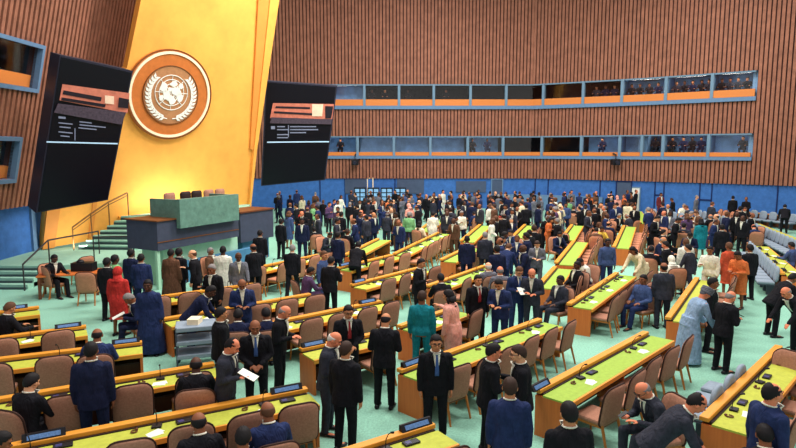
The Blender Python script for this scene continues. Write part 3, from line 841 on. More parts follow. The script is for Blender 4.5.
# robotic cameras hung below the booths
for px, py, lab in ((356, 161, 'black robotic camera hung under the booths beside the right screen'), (611, 160, 'black robotic camera hung under the lower booths near the middle')):
    s = arc_of_px(px); p, d = along(s); z = wall_z(py)
    t = empty('robotic_camera', (p.x, p.y-.75, z)); tag(t, lab, 'camera')
    bm = bmesh.new(); tube(bm, [(0, 0, .15), (0, 0, .45), (0, .6, .55)], .06, 8); link('bracket', bm, M_black, t)
    bm = bmesh.new(); box(bm, -.28, .28, -.25, .25, -.30, .16); link('camera_body', bm, M_black, t, bevel=.05)
    bm = bmesh.new(); tube(bm, [(0, -.2, -.07), (0, -.5, -.12)], [.12, .14], 12); link('lens', bm, M_scase, t)
# ------------------------------------------------------------------ desks
ORD = ['first','second','third','fourth','fifth','sixth','seventh','eighth','ninth','tenth','eleventh','twelfth','thirteenth','fourteenth','fifteenth','sixteenth','seventeenth','eighteenth','nineteenth','twentieth']
def ordn(i):
    if i < 20: return ORD[i]
    t = {2:'twenty',3:'thirty',4:'forty',5:'fifty',6:'sixty',7:'seventy'}[(i+1)//10]
    r = (i+1) % 10
    return (t+'-'+ORD[r-1]) if r else {'twenty':'twentieth','thirty':'thirtieth','forty':'fortieth','fifty':'fiftieth','sixty':'sixtieth','seventy':'seventieth'}[t]
# id, A px, B px (rim line, at desk height), nick, greens, chairs (brown/grey/none), grey seats on front
DESKS = [
 ('R1', (-40,454), (307,387), 'nearest left row', 'y', 'b', 0),
 ('R2', (-40,404), (214,362), 'second left row', 'y', 'b', 0),
 ('R3', (-30,361), (142,341), 'third left row', 'y', 'b', 0),
 ('R4', (-30,340), (86,325), 'fourth left row', 'y', 'b', 0),
 ('R5', (-20,313), (39,306), 'short desk at left edge', 'y', '', 0),
 ('R6', (163,318), (310,293), 'row behind the grey coat desk', 'y', 'b', 0),
 ('R7', (128,300), (254,283), 'row before the white gown', 'y', 'b', 0),
 ('R8', (250,268), (318,254), 'front row right of podium', 'y', 'b', 0),
 ('R9', (240,328), (380,300), 'long row left of centre', 'y', 'b', 0),
 ('R10', (351,284), (418,267), 'short row at centre left', 'y', 'b', 0),
 ('R11', (427,285), (484,265), 'short row at centre', 'g', 'b', 0),
 ('R12', (399,369), (540,318), 'near centre row', 'g', 'b', 0),
 ('R13', (300,348), (376,332), 'desk beside the central aisle', 'y', 'b', 0),
 ('R13b', (399,325), (452,307), 'desk by the teal woman', 'g', 'b', 0),
 ('R15', (338,267), (392,254), 'far left-centre desk', 'g', 'b', 0),
 ('R16', (394,253), (438,232), 'far row left of centre aisle', 'g', 'b', 0),
 ('R17', (418,230), (434,219), 'small far desk at centre aisle', 'g', 'b', 0),
 ('R18', (345,254), (378,238), 'far desk among left crowd', 'g', '', 0),
 ('R19', (441,259), (468,246), 'far desk right of centre aisle', 'g', 'b', 0),
 ('R20', (461,240), (480,224), 'far centre desk', 'g', 'b', 0),
 ('R21', (508,240), (525,224), 'far desk near red cardigan', 'g', 'b', 0),
 ('R22', (556,262), (574,240), 'mid right desk with orange end', 'g', 'b', 0),
 ('R22b', (538,285), (555,266), 'short desk by the aisle crowd', 'g', 'b', 0),
 ('R23', (569,303), (617,272), 'right-centre desk with orange end', 'g', 'b', 0),
 ('R24', (561,238), (572,224), 'far right-centre desk', 'g', 'b', 0),
 ('R25', (614,246), (624,225), 'far right desk', 'g', 'b', 0),
 ('R26', (668,317), (697,277), 'desk by the pale blue robe', 'y', 'b', 0),
 ('R27', (783,273), (752,244), 'curved right desk', 'y', '', 1),
 ('R28', (537,389), (646,331), 'long green row right of centre', 'g', 'b', 0),
 ('R29', (704,417), (779,345), 'bottom right green row', 'y', 'b', 1),
 ('R30', (318,458), (433,422), 'bottom centre row', 'y', 'b', 0),
 ('R31', (830,256), (748,222), 'far right curved row', 'y', '', 1),
 ('R32', (800,217), (742,211), 'back right row', 'y', '', 1),
 ('R33', (728,219), (700,212), 'back row near orange end', 'y', 'b', 1),
 ('R34', (694,217), (646,210), 'back row right of centre', 'y', '', 1),
 ('R35', (640,222), (632,210), 'back desk at door', 'g', 'b', 0),
]
DH = .80
DK = {}
def make_desk(idn, a, b, nick, gk, ck, gs):
    A_, B_2 = G(a[0], a[1], DH), G(b[0], b[1], DH)
    d = B_2-A_; L = d.length; rz = math.atan2(d.y, d.x)
    t = empty('delegate_desk', (A_.x, A_.y, 0), rz)
    tag(t, 'long wood-rimmed desk with green top, %s' % nick, 'desk', 'delegate desks')
    def part(name, m, *bxs, bevel=0):
        bm = bmesh.new()
        for q in bxs: box(bm, *q)
        return link(name, bm, m, t, bevel=bevel)
    part('wooden_rim', M_rim, (0, L, -.07, .07, .73, DH), bevel=.012)
    part('front_panel', M_brown, (.04, L-.04, .0, .03, .04, .73))
    part('equipment_slot', M_dark, (.04, L-.04, -.11, -.07, .70, .735))
    part('desktop', M_greeny if gk == 'y' else M_green, (.0, L, -.57, -.11, .69, .72))
    part('edge_strip', M_rim, (.0, L, -.61, -.57, .64, .722), bevel=.008)
    for x in (0, L-.05): part('end_panel', M_panel, (x, x+.05, -.56, .03, .0, .69))
    nsup = max(1, int(L/1.56))
    for k in range(1, nsup+0):
        x = k*L/nsup; part('support_panel', M_panel, (x-.02, x+.02, -.50, 0, .0, .69))
    part('storage_shelf', M_dark, (.05, L-.05, -.48, -.02, .50, .52))
    M = Matrix.Translation((A_.x, A_.y, 0)) @ Matrix.Rotation(rz, 4, 'Z')
    DK[idn] = dict(M=M, Mi=M.inverted(), L=L, rz=rz, nick=nick, ck=ck, gs=gs, root=t)
for D in DESKS: make_desk(*D)
def in_desk(x, y, mar=0.0):
    for k, D in DK.items():
        q = D['Mi'] @ Vector((x, y, 0))
        if -.15-mar < q.x < D['L']+.15+mar and -.78-mar < q.y < .28+mar: return k, q
    return None
# ------------------------------------------------------------------ chair prototypes
def rounded(w, h, r, n=6, top=None):
    """outline of a rounded panel in (x,z), origin bottom centre; larger radius at the top"""
    rt = top or r; pts = []
    for cx, cz, a0, rr in ((w/2-r, r, -90, r), (w/2-rt, h-rt, 0, rt), (-w/2+rt, h-rt, 90, rt), (-w/2+r, r, 180, r)):
        for k in range(n+1):
            a = math.radians(a0+90*k/n); pts.append((cx+rr*math.cos(a), cz+rr*math.sin(a)))
    return pts
def panel_bm(w, h, r, th, top=None, curve=.05, tilt=.0, off=0):
    bm = bmesh.new(); o = rounded(w, h, r, 6, top)
    # concentric rings give a cushioned panel
    def P(x, z, y): return Vector((x, y+curve*(x/(w/2))**2-tilt*z, z))
    prev = None; loops = []
    cx, cz = 0, h/2
    for s, y in ((.0, -th*.5), (.6, -th*.5), (.93, -th*.42), (1.0, -th*.15), (1.0, th*.15), (.93, th*.42), (.6, th*.5), (.0, th*.5)):
        if s == 0: loops.append([bm.verts.new(P(cx, cz, y+off))]); continue
        loops.append([bm.verts.new(P(cx+(x-cx)*s, cz+(z-cz)*s, y+off)) for x, z in o])
    for a, b in zip(loops, loops[1:]):
        n = max(len(a), len(b))
        for k in range(n):
            q = (k+1) % n
            if len(a) == 1: bm.faces.new([a[0], b[q], b[k]])
            elif len(b) == 1: bm.faces.new([a[k], a[q], b[0]])
            else: bm.faces.new([a[k], a[q], b[q], b[k]])
    return bm
CW, CHH = .59, .65
def chair_proto(far):
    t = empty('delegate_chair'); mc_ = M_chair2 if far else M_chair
    bm = panel_bm(CW, CHH, .10, .085, .17, .05, .16)
    bmesh.ops.translate(bm, verts=bm.verts, vec=(0, -.24, .38)); link('backrest', bm, mc_, t, True)
    bm = bmesh.new()
    pts = [Vector((x*1.015, .05*(x/(CW/2))**2-.16*z-.24, .38+CHH/2+(z-CHH/2)*1.015)) for x, z in rounded(CW, CHH, .10, 5, .17)]
    pts.append(pts[0]); tube(bm, pts, .016, 6); link('back_frame', bm, M_cedge if not far else M_cedge, t, True)
    bm = bmesh.new(); box(bm, -.26, .26, -.24, .27, .39, .47); link('seat', bm, mc_, t, bevel=.03)
    for sx in (-1, 1):
        for fy, ly in ((.22, .26), (-.22, -.33)):
            bm = bmesh.new(); tube(bm, [(sx*.23, fy, .42), (sx*.25, ly, 0)], [.026, .018], 8); link('leg', bm, M_cleg, t)
    bm = bmesh.new(); box(bm, -.24, .24, -.22, .22, .35, .39); link('seat_frame', bm, M_cleg, t)
    return t
def grey_proto():
    t = empty('fixed_seat')
    bm = panel_bm(.50, .50, .12, .09, .20, .02, -.10); bmesh.ops.translate(bm, verts=bm.verts, vec=(0, .0, .46)); link('backrest', bm, M_grey, t, True)
    bm = bmesh.new(); box(bm, -.25, .25, -.52, -.02, .38, .47); link('seat', bm, M_grey, t, bevel=.04)
    bm = bmesh.new(); box(bm, -.245, .245, -.50, -.0, .345, .38); link('seat_shell', bm, M_greyd, t, bevel=.02)
    bm = bmesh.new(); box(bm, -.05, .05, -.22, .0, .0, .35); link('pedestal', bm, M_greyd, t)
    return t
CP = chair_proto(False); CPF = chair_proto(True); GP = grey_proto()
first = {id(CP): True, id(CPF): True, id(GP): True}
def use(proto):
    if first[id(proto)]: first[id(proto)] = False; return proto
    return dup(proto)
CHAIRS = []     # (x,y) of placed chairs
def put_chair(x, y, rz, label, group, far=False):
    c = use(CPF if far else CP); c.location = (x, y, 0); c.rotation_euler = (0, 0, rz)
    for k in ('label', 'category', 'group'): 
        if k in c: del c[k]
    tag(c, label, 'chair', group); CHAIRS.append((x, y)); return c
# ------------------------------------------------------------------ people list
PL = []        # dicts
def P(px, py, pose, yaw, outfit, color, hair, hairc, skin, label, **kw):
    """px,py: where the head shows; yaw 0 faces the camera, 90 faces right, 180 faces away"""
    PL.append(dict(px=px, py=py, pose=pose, yaw=yaw, outfit=outfit, color=color, hair=hair, hairc=hairc, skin=skin, label=label, kw=kw))
S_ = 'suit'
P(4,424,'sitd',120,S_,'black','short','black','brown','seated person in black suit at bottom left corner', tie='dark')
P(33,367,'sitd',165,S_,'black','short','black','fair','seated black-haired person in black suit at left, back to viewer')
P(91,352,'down',195,S_,'navy','short','black','brown','standing person in navy suit at left rows, back to viewer', scale=1.03)
P(196,366,'sitd',195,S_,'black','bald','black','dark','seated bald person in black suit beside leaning paper reader')
P(199,424,'sitd',205,S_,'black','bald','black','brown','seated bald person in dark suit at nearest left row, back view')
P(268,413,'sitd',205,S_,'dark blue','bald','brown','brown','seated bald person in blue-black suit at right end of nearest row')
P(243,440,'sitd',190,S_,'black','short','black','brown','dark-haired seated person cut off by bottom edge, left of centre')
P(98,332,'sitd',200,S_,'dark blue','bald','black','brown','seated bald person in dark blue between third and fourth left rows')
P(221,315,'down',120,S_,'black','short','black','tan','black-haired standing person in black suit behind paper reader', tie='dark')
P(255,328,'clasp',15,S_,'black','bald','black','brown','bald standing person in black suit facing viewer with hands joined', tie='blue')
P(232,348,'front',80,S_,'charcoal','receding','black','rosy','balding person in dark suit looking down at paper', tie='dark')
P(284,313,'front',85,S_,'black','bald','grey','rosy','bald standing person in black suit in profile left of central aisle')
P(342,310,'clasp',15,S_,'black','short','black','tan','standing person in black suit and red tie facing viewer', tie='red', glasses=True)
P(324,342,'front',80,S_,'charcoal','bald','white','rosy','white-haired standing person in dark grey suit, central aisle')
P(346,351,'down',150,S_,'black','short','dark brown','tan','standing person in black suit, back to viewer, central aisle', scale=1.0)
P(388,322,'front',170,S_,'black','bald','black','tan','balding standing person in black suit turned away, middle aisle')
P(436,344,'down',5,S_,'black','short','black','tan','bespectacled standing person in dark suit facing viewer near centre', tie='blue', glasses=True)
P(493,353,'talk',95,S_,'black','short','black','rosy','black-haired person in profile talking, left of group of three')
P(519,355,'talk',-95,S_,'black','short','dark brown','fair','bespectacled person in profile facing left, group of three', glasses=True)
P(510,389,'down',170,S_,'dark blue','short','dark brown','tan','person in bright navy suit with back to viewer, group of three', scale=1.0)
P(569,415,'down',185,S_,'black','short','black','tan','black-haired person in black suit at bottom centre, back view', scale=1.03)
P(645,391,'sitp',-75,S_,'charcoal','bald','grey','rosy','seated bald bespectacled person in dark suit looking at phone', tie='dark', glasses=True)
P(692,404,'bend',75,S_,'charcoal','receding','black','rosy','balding person in dark suit bending over bottom right desk')
P(772,395,'down',100,S_,'dark blue','receding','black','rosy','person in blue suit facing right at bottom right desk', tie='blue', scale=1.04)
P(765,437,'sitd',160,S_,'black','short','black','brown','dark head at bottom edge below the blue suit')
P(704,294,'stoop',95,'robe','light blue','turban','grey','rosy','person in pale blue robe and grey head wrap leaning over desk')
P(713,284,'down',60,S_,'black','short','black','brown','person in black suit standing behind pale blue robe')
P(730,298,'front',110,S_,'black','bald','grey','rosy','bald standing person in black suit holding phone at right aisle')
P(788,293,'bend',-75,S_,'black','bald','grey','rosy','bald person in black suit at right edge leaning left')
P(791,279,'bend',95,S_,'black','short','black','brown','person in black bending to the right at right edge')
P(792,246,'sitd',200,'blouse','blue','short','black','brown','person in blue shirt seated at curved right desk')
# middle
P(422,298,'down',170,'blouse','teal','short','dark brown','brown','person in teal blouse and trousers, back to viewer', legs='teal')
P(449,297,'reach',-120,'dress','pink','long','black','tan','dark-haired person in pink dress beside teal blouse')
P(421,264,'talk',60,S_,'black','short','black','tan','standing person in black suit at centre left desk')
P(441,279,'sitd',190,S_,'black','short','black','brown','dark seated person behind the pink dress')
P(478,281,'down',15,S_,'black','short','black','tan','standing person in black suit and red tie, centre group', tie='red')
P(499,285,'front',-30,S_,'dark blue','short','black','tan','person in dark blue looking down, centre group')
P(519,272,'front',10,S_,'dark blue','short','brown','fair','bespectacled person in blue jacket and white shirt holding paper', glasses=True, tie='blue')
P(500,271,'sitr',180,S_,'grey','bald','grey','rosy','bald person in grey seated in centre group')
P(532,274,'front',-20,S_,'charcoal','bald','black','rosy','balding person in long dark coat, centre group')
P(488,267,'sitr',200,S_,'grey','bald','white','fair','grey-haired person seated in centre group')
P(467,240,'down',170,S_,'navy','short','black','brown','standing person in navy suit, back to viewer, at centre')
P(485,236,'down',185,S_,'charcoal','short','grey','fair','standing person in grey suit, back view, centre crowd')
P(497,250,'down',190,S_,'navy','short','black','brown','person in dark blue jacket, back view, centre crowd')
P(508,248,'bend',150,S_,'dark blue','short','brown','fair','person in blue jacket leaning, centre crowd')
P(534,229,'down',175,S_,'black','short','dark brown','tan','tall standing person in black suit at right-centre aisle', scale=1.06)
P(560,281,'sitr',-60,S_,'charcoal','short','black','dark','seated person in dark clothes leaning back, left of green desk')
P(577,266,'sitr',-70,S_,'black','short','black','dark','seated dark-suited person right of orange desk end')
P(598,264,'sitp',-60,'blouse','white','short','black','brown','seated person in white shirt behind green desk', legs='dark blue')
P(608,243,'down',0,'blouse','blue','short','black','dark','standing person in bright blue behind green desk', legs='dark blue')
P(634,251,'bend',-60,'dress','cream','long','black','brown','long-haired person in cream dress at right-centre desk')
P(643,280,'sitr',-60,'blouse','blue','short','black','brown','seated person in blue beside the cream dress', legs='dark blue')
P(664,268,'down',175,S_,'charcoal','bald','black','brown','standing person in dark grey suit, back view, right of cream dress')
P(686,243,'down',185,S_,'white','short','brown','brown','standing person in white suit, right crowd', legs='white', shirt='white')
P(710,251,'talk',-40,'blouse','white','short','black','brown','person in white patterned top, right crowd', legs='white')
P(729,247,'down',190,'dress','rust','short','brown','brown','person in long rust-red dress, right crowd')
P(738,256,'front',-60,'dress','orange','short','black','brown','person in orange and brown dress, right crowd')
P(750,249,'down',190,S_,'black','short','black','brown','person in black beside the orange dress')
P(678,221,'front',60,S_,'black','short','black','brown','person in black jacket, right crowd before back rows')
P(690,214,'bend',60,S_,'grey','short','grey','fair','person in grey leaning, right crowd')
P(701,222,'down',180,'dress','teal','long','black','brown','long-haired person in teal dress, right crowd')
P(716,224,'sitd',180,S_,'purple','short','black','brown','person in dark purple, right crowd')
P(722,228,'down',170,S_,'black','short','black','brown','person in black left of grey seats, right crowd')
# left / podium side
P(54,259,'sitd',60,S_,'black','short','black','dark','seated person in black at the side table by the steps')
P(107,263,'down',170,S_,'black','short','black','dark','standing person in black left of red headscarf')
P(115,260,'down',150,'blouse','green','short','black','dark','person in green partly hidden behind black suit at left')
P(125,272,'down',175,'dress','red','scarf','red','brown','person in red dress and red headscarf')
P(131,254,'down',160,S_,'navy','short','black','dark','person in dark navy just behind the red headscarf')
P(141,259,'down',185,S_,'dark blue','short','black','brown','person in blue denim-like jacket right of red headscarf')
P(131,299,'sitp',-60,S_,'navy','short','grey','brown','seated person in navy reading paper at left aisle')
P(156,285,'down',10,'robe','dark blue','short','black','dark','standing person in long blue robe at left aisle')
P(171,254,'down',170,'robe','brown','short','black','brown','person in long brown coat near the podium')
P(179,253,'down',160,S_,'black','short','black','dark','person in black just right of long brown coat')
P(223,251,'down',180,'robe','white','short','black','dark','person in long white gown facing the podium')
P(212,270,'talk',-20,S_,'black','short','grey','brown','person in dark suit seated near the white gown')
P(242,285,'front',15,S_,'dark blue','bald','black','brown','person in open dark blue coat, left of centre')
P(208,292,'bend',100,S_,'navy','short','black','dark','person in navy leaning over the second row of desks')
P(9,309,'sitd',150,S_,'black','short','brown','tan','seated person at short desk, left edge')
P(260,234,'down',170,S_,'black','short','black','brown','person in black standing by right end of podium')
P(281,222,'down',150,S_,'black','short','black','dark','person in black just right of the podium side desk')
P(310,272,'sitd',120,S_,'purple','short','black','brown','seated person in purple-grey suit, left-centre aisle')
P(331,262,'talk',160,S_,'black','short','black','tan','broad person in black suit, back view, left-centre aisle')
P(324,256,'down',60,'blouse','blue','short','brown','tan','person in blue shirt left of broad black suit')
P(358,246,'bend',170,S_,'black','short','black','dark','person in black coat bending, left-centre crowd')
P(338,236,'down',150,S_,'navy','short','black','brown','person in navy in front of blue wall at left')
P(253,309,'sitd',200,S_,'navy','short','black','brown','seated person in navy, back view, behind bald facing person')
P(238,316,'sitd',190,S_,'navy','short','black','dark','dark-haired seated person in navy beside bald facing person')
# by the blue wall, right
P(637,187,'down',0,S_,'black','short','black','tan','person in black standing at the white door in blue wall')
P(661,195,'down',10,S_,'maroon','short','black','brown','person in maroon standing against the blue wall')
P(688,193,'front',20,S_,'black','short','black','tan','person in black suit alone against the blue wall')
P(684,206,'sitd',-20,'blouse','white','short','grey','fair','person in white seated below the lone black suit')
P(733,198,'down',170,S_,'black','short','black','brown','person in black, back view, before right blue wall')
P(747,195,'talk',60,'blouse','white','short','black','brown','person in white shirt against the right blue wall')
P(762,193,'talk',-60,S_,'charcoal','short','black','brown','person in dark grey against the right blue wall')
P(789,194,'down',-30,S_,'black','short','black','brown','tall person in black at right edge by blue wall')
P(785,207,'bend',150,S_,'black','short','black','dark','person in black bending at right edge by blue wall')
OCC = []   # (x, y, r, seated)
for q in PL:
    sc_ = q['kw'].get('scale', 1.0)
    x, y = at_head(q['px'], q['py'], q['pose'], q['yaw'], sc_)
    hit_ = in_desk(x, y)
    seated = POSES[q['pose']].get('sit', 0)
    if hit_ and not (q['pose'] == 'bend'):
        k, l = hit_; D = DK[k]
        ny = -.90 if seated else (-.80 if l.y < -.2 else .30)
        if seated: ny = -.95 if l.y < .05 else .75
        ops = [Vector((l.x, ny, 0))]
        if not seated: ops += [Vector((-.30, l.y, 0)), Vector((D['L']+.30, l.y, 0)), Vector((l.x, .30, 0)), Vector((l.x, -.85, 0))]
        w = D['M'] @ min(ops, key=lambda o_: (o_-Vector((l.x, l.y, 0))).length)
        print('NUDGE', q['label'][:50], k, round(l.x, 2), round(l.y, 2), 'moved', round(math.hypot(w.x-x, w.y-y), 2))
        x, y = w.x, w.y
    q['x'], q['y'] = x, y
    OCC.append((x, y, seated))
# ------------------------------------------------------------------ chairs along the desks
gi = 0
for D in DESKS:
    dk = DK[D[0]]; L = dk['L']; far = (dk['M'] @ Vector((L/2, 0, 0))).y > 19
    if dk['ck']:
        n = max(1, int((L-.3)/.72)); sp = (L-.2)/n; k = 0
        rr = random.Random(D[0])
        for i in range(n):
            lx = .1+sp*(i+.5); w = dk['M'] @ Vector((lx, -.76+rr.uniform(-.05, .04), 0))
            if any(math.hypot(w.x-ox, w.y-oy) < (.36 if not st_ else .40) for ox, oy, st_ in OCC): continue
            pp = proj((w.x, w.y, .5))
            if not (-45 < pp[0] < 850 and pp[1] < 500): continue
            if in_desk(w.x, w.y, -.2) and in_desk(w.x, w.y, -.2)[0] != D[0]: continue
            put_chair(w.x, w.y, dk['rz']+rr.uniform(-.12, .12), 'empty brown chair at %s, %s from left' % (dk['nick'], ordn(k)), 'brown chairs at the desks', far); k += 1
    if dk['gs']:
        n = max(1, int(L/.58)); k = 0
        for i in range(n):
            if D[0] == 'R29' and not (.08 < (i+.5)/n < .52 or (i+.5)/n > .97): continue
            w = dk['M'] @ Vector(((i+.5)*L/n, .16, 0))
            c = use(GP); c.location = (w.x, w.y, 0); c.rotation_euler = (0, 0, dk['rz']+PI)
            for kk in ('label',): 
                if kk in c: del c[kk]
            tag(c, 'grey fixed seat in front of %s, %s from %s' % (dk['nick'], ordn(k), 'left' if D[1][0] < D[2][0] else 'right'), 'seat', 'grey fixed seats'); k += 1
# chairs standing free
for (px, py, rz, lab) in ((90,289,185,'brown chair standing alone in front of side table, facing away'), (56,283,140,'brown chair at the side table nearest the steps'), (82,272,-120,'brown chair at right side of the side table'),
      (151,322,200,'chair in the left aisle beside the long blue robe'), (780,385,-60,'brown chair behind the blue suit at right edge'), (648,305,-60,'brown chair right of the green desk, in the aisle')):
    p = G(px, py, .45); put_chair(p.x, p.y, math.radians(rz-180), lab, 'free standing chairs', p.y > 17)
# chairs under seated people
for q in PL:
    if POSES[q['pose']].get('sit', 0):
        yw = math.radians(q['yaw']); f = Vector((math.sin(yw), -math.cos(yw), 0))
        x, y = q['x']-f.x*.02, q['y']-f.y*.02
        put_chair(x, y, yw+PI, 'brown chair under the '+' '.join(q['label'].split()[:11]), 'occupied chairs', q['y'] > 19)
for q in PL:
    px = q['py']; det = 2 if q['y'] < 20 else (1 if q['y'] < 30 else 0)
    kw = dict(q['kw']); kw.setdefault('detail', det)
    yaw = q['yaw']
    person(q['x'], q['y'], yaw, q['pose'], q['outfit'], q['color'], q['hair'], q['hairc'], q['skin'], q['label'], **kw)
# things held in hands
def held(sub_, kind, label):
    q = next(q for q in PL if sub_ in q['label']); S = skel(q['pose']); sc_ = q['kw'].get('scale', 1.0)
    a = S['wrR']+S['fdR']*.12; b = S['wrL']+S['fdL']*.12; p = ((a+b)/2 if kind == 'paper' else a+Vector((0, -.02, .02)))*sc_+Vector((0, 0, .02))
    w = Matrix.Rotation(math.radians(q['yaw']), 3, 'Z') @ Vector((p.x*1.14, p.y*1.14, p.z*1.01))
    bm = bmesh.new()
    if kind == 'paper': box(bm, -.105, .105, -.148, .148, -.003, .003)
    else: box(bm, -.038, .038, -.075, .075, -.005, .005)
    o = link('paper_sheet' if kind == 'paper' else 'mobile_phone', bm, M_paper if kind == 'paper' else M_black)
    o.location = (q['x']+w.x, q['y']+w.y, w.z); o.rotation_euler = (math.radians(25), 0, math.radians(q['yaw'])); tag(o, label, 'paper' if kind == 'paper' else 'phone')
held('looking down at paper', 'paper', 'white sheet held by the balding person in dark suit, left')
held('holding paper', 'paper', 'white sheet held by bespectacled person in blue jacket, centre group')
held('reading paper at left aisle', 'paper', 'white sheet in hands of seated navy person at left aisle')
held('looking at phone', 'phone', 'phone in hands of seated bald bespectacled person')
held('holding phone at right aisle', 'phone', 'phone in hand of bald standing person at right aisle')
# ------------------------------------------------------------------ the crowd further back
ZONES = [ # px0,px1, feet y0,y1, count, zone name, seated fraction
 (285, 345, 226, 262, 22, 'right of the podium', .1),
 (340, 430, 213, 232, 36, 'before the blue wall at left', .0),
 (345, 440, 232, 262, 24, 'in the left-centre crowd', .25),
 (430, 520, 211, 226, 40, 'before the blue wall at centre', .0),
 (440, 560, 226, 258, 44, 'in the centre crowd', .35),
 (520, 635, 211, 228, 36, 'before the blue wall right of centre', .1),
 (550, 640, 228, 262, 34, 'in the right-centre crowd', .45),
 (635, 760, 222, 262, 34, 'in the right crowd', .45),
 (270, 330, 212, 226, 8, 'under the right screen', .0),
 (462, 560, 262, 312, 9, 'near the centre desks', .3),
 (170, 300, 284, 322, 6, 'among the left-centre rows', .4),
 (620, 700, 258, 300, 6, 'near the green right-centre desk', .4),
]
crowd = []
looks = [('black', .40), ('charcoal', .16), ('navy', .13), ('dark blue', .07), ('grey', .06), ('brown', .05), ('white', .045), ('blue', .035), ('red', .008), ('orange', .015), ('yellow', .008), ('green', .008), ('pink', .015), ('cream', .02), ('purple', .02)]
def pick(rr, L_):
    t = rr.random()*sum(w for _, w in L_); 
    for k, w in L_:
        t -= w
        if t <= 0: return k
    return L_[-1][0]
rr = random.Random(42)
for (x0, x1, ya, yb, n, zn, sf) in ZONES:
    made = 0; tries = 0
    while made < n and tries < n*60:
        tries += 1
        px, py = rr.uniform(x0, x1), rr.uniform(ya, yb)
        g = G(px, py)
        if g.y > 44.5: continue
        if in_desk(g.x, g.y, .02): continue
        if any(math.hypot(g.x-a, g.y-b) < .6 for a, b, _ in OCC): continue
        seated = rr.random() < sf
        if not seated and any(math.hypot(g.x-a, g.y-b) < .36 for a, b in CHAIRS): continue
        if seated and any(math.hypot(g.x-a, g.y-b) < .60 for a, b in CHAIRS): continue
        OCC.append((g.x, g.y, seated)); made += 1
        c = pick(rr, looks)
        outfit = 'suit' if c in ('black', 'charcoal', 'navy', 'dark blue', 'grey', 'brown') else rr.choice(['blouse', 'dress', 'blouse'])
        if seated and outfit == 'dress': outfit = 'blouse'
        pose = rr.choice(['sitd', 'sitp', 'sitr']) if seated else rr.choice(['down', 'front', 'talk', 'clasp', 'walk', 'down', 'talk'])
        hair = rr.choice(['short', 'short', 'short', 'receding', 'bald', 'bald']) if outfit == 'suit' else rr.choice(['short', 'long', 'long', 'scarf' if rr.random() < .3 else 'short'])
        hc = rr.choice(['black', 'black', 'black', 'dark brown', 'grey', 'brown']) if hair != 'scarf' else c
        yaw = rr.choice([0, 30, -30, 60, -60, 90, -90, 150, 180, 210, -130])+rr.uniform(-15, 15)
        crowd.append(dict(x=g.x, y=g.y, px=px, yaw=yaw, pose=pose, outfit=outfit, color=c, hair=hair, hc=hc, skin=rr.choice(['fair', 'tan', 'rosy', 'brown', 'dark', 'brown']), z=zn,
                          legs=rr.choice(['black', 'charcoal', 'navy', c]) if outfit == 'blouse' else None, scale=rr.uniform(.95, 1.05)))
BUDGET = 300-len(PL)-30
rest = sorted(crowd, key=lambda q: q['y'])[BUDGET:]
crowd = sorted(crowd, key=lambda q: q['y'])[:BUDGET]
def merge_crowd(rest):
    import numpy as np
    LO[0] = True; ms = []; V = []; LV = []; LT = []; MI = []; nv = 0
    def add(me, m, M):
        nonlocal nv
        if m not in ms: ms.append(m)
        v = np.empty(len(me.vertices)*3, 'f'); me.vertices.foreach_get('co', v); v = v.reshape(-1, 3)
        A_ = np.array(M, 'f'); v = v @ A_[:3, :3].T + A_[:3, 3]
        lv = np.empty(len(me.loops), 'i'); me.loops.foreach_get('vertex_index', lv)
        lt = np.empty(len(me.polygons), 'i'); me.polygons.foreach_get('loop_total', lt)
        V.append(v); LV.append(lv+nv); LT.append(lt); MI.append(np.full(len(lt), ms.index(m), 'i')); nv += len(v)
    for q in rest:
        M = Matrix.Translation((q['x'], q['y'], 0)) @ Matrix.Rotation(math.radians(q['yaw']), 4, 'Z') @ Matrix.Scale(q['scale'], 4); p_, o_ = q['pose'], q['outfit']
        add(cached(('body', p_), build_body, p_), skinm(q['skin']), M)
        add(cached(('jk', p_, o_), build_jacket, p_, o_), clothm(q['color']), M)
        if o_ != 'dress': add(cached(('leg', p_), build_legs, p_), clothm(q['legs'] or q['color']), M)
        add(cached(('hair', p_, q['hair']), build_hair, p_, q['hair']), hairm(q['hc']) if q['hc'] in HAIRC else clothm(q['hc']), M)
    v = np.concatenate(V); lv = np.concatenate(LV); lt = np.concatenate(LT); mi = np.concatenate(MI)
    me = bpy.data.meshes.new('crowd'); me.vertices.add(len(v)); me.vertices.foreach_set('co', v.ravel())
    me.loops.add(len(lv)); me.loops.foreach_set('vertex_index', lv)
    me.polygons.add(len(lt)); me.polygons.foreach_set('loop_start', np.concatenate([[0], np.cumsum(lt)[:-1]]).astype('i'))
    for m in ms: me.materials.append(m)
    me.polygons.foreach_set('material_index', mi); me.polygons.foreach_set('use_smooth', np.ones(len(lt), bool)); me.update(calc_edges=True)
    o = bpy.data.objects.new('distant_crowd', me); COL.objects.link(o)
    tag(o, 'farthest standing people massed along the foot of the blue back wall', 'crowd', kind='stuff')
for q in rest:
    if POSES[q['pose']].get('sit'): q['pose'] = 'down'
if rest: merge_crowd(rest)
print('CROWD', len(crowd), 'REST', len(rest), 'EXPL', len(PL))
hw = {'short': 'short-haired', 'receding': 'short-haired', 'bald': 'bald', 'long': 'long-haired', 'scarf': 'headscarfed'}
classes = {}
for q in crowd:
    key = (q['color'], q['outfit'], q['z'], bool(POSES[q['pose']].get('sit')))
    classes.setdefault(key, []).append(q)
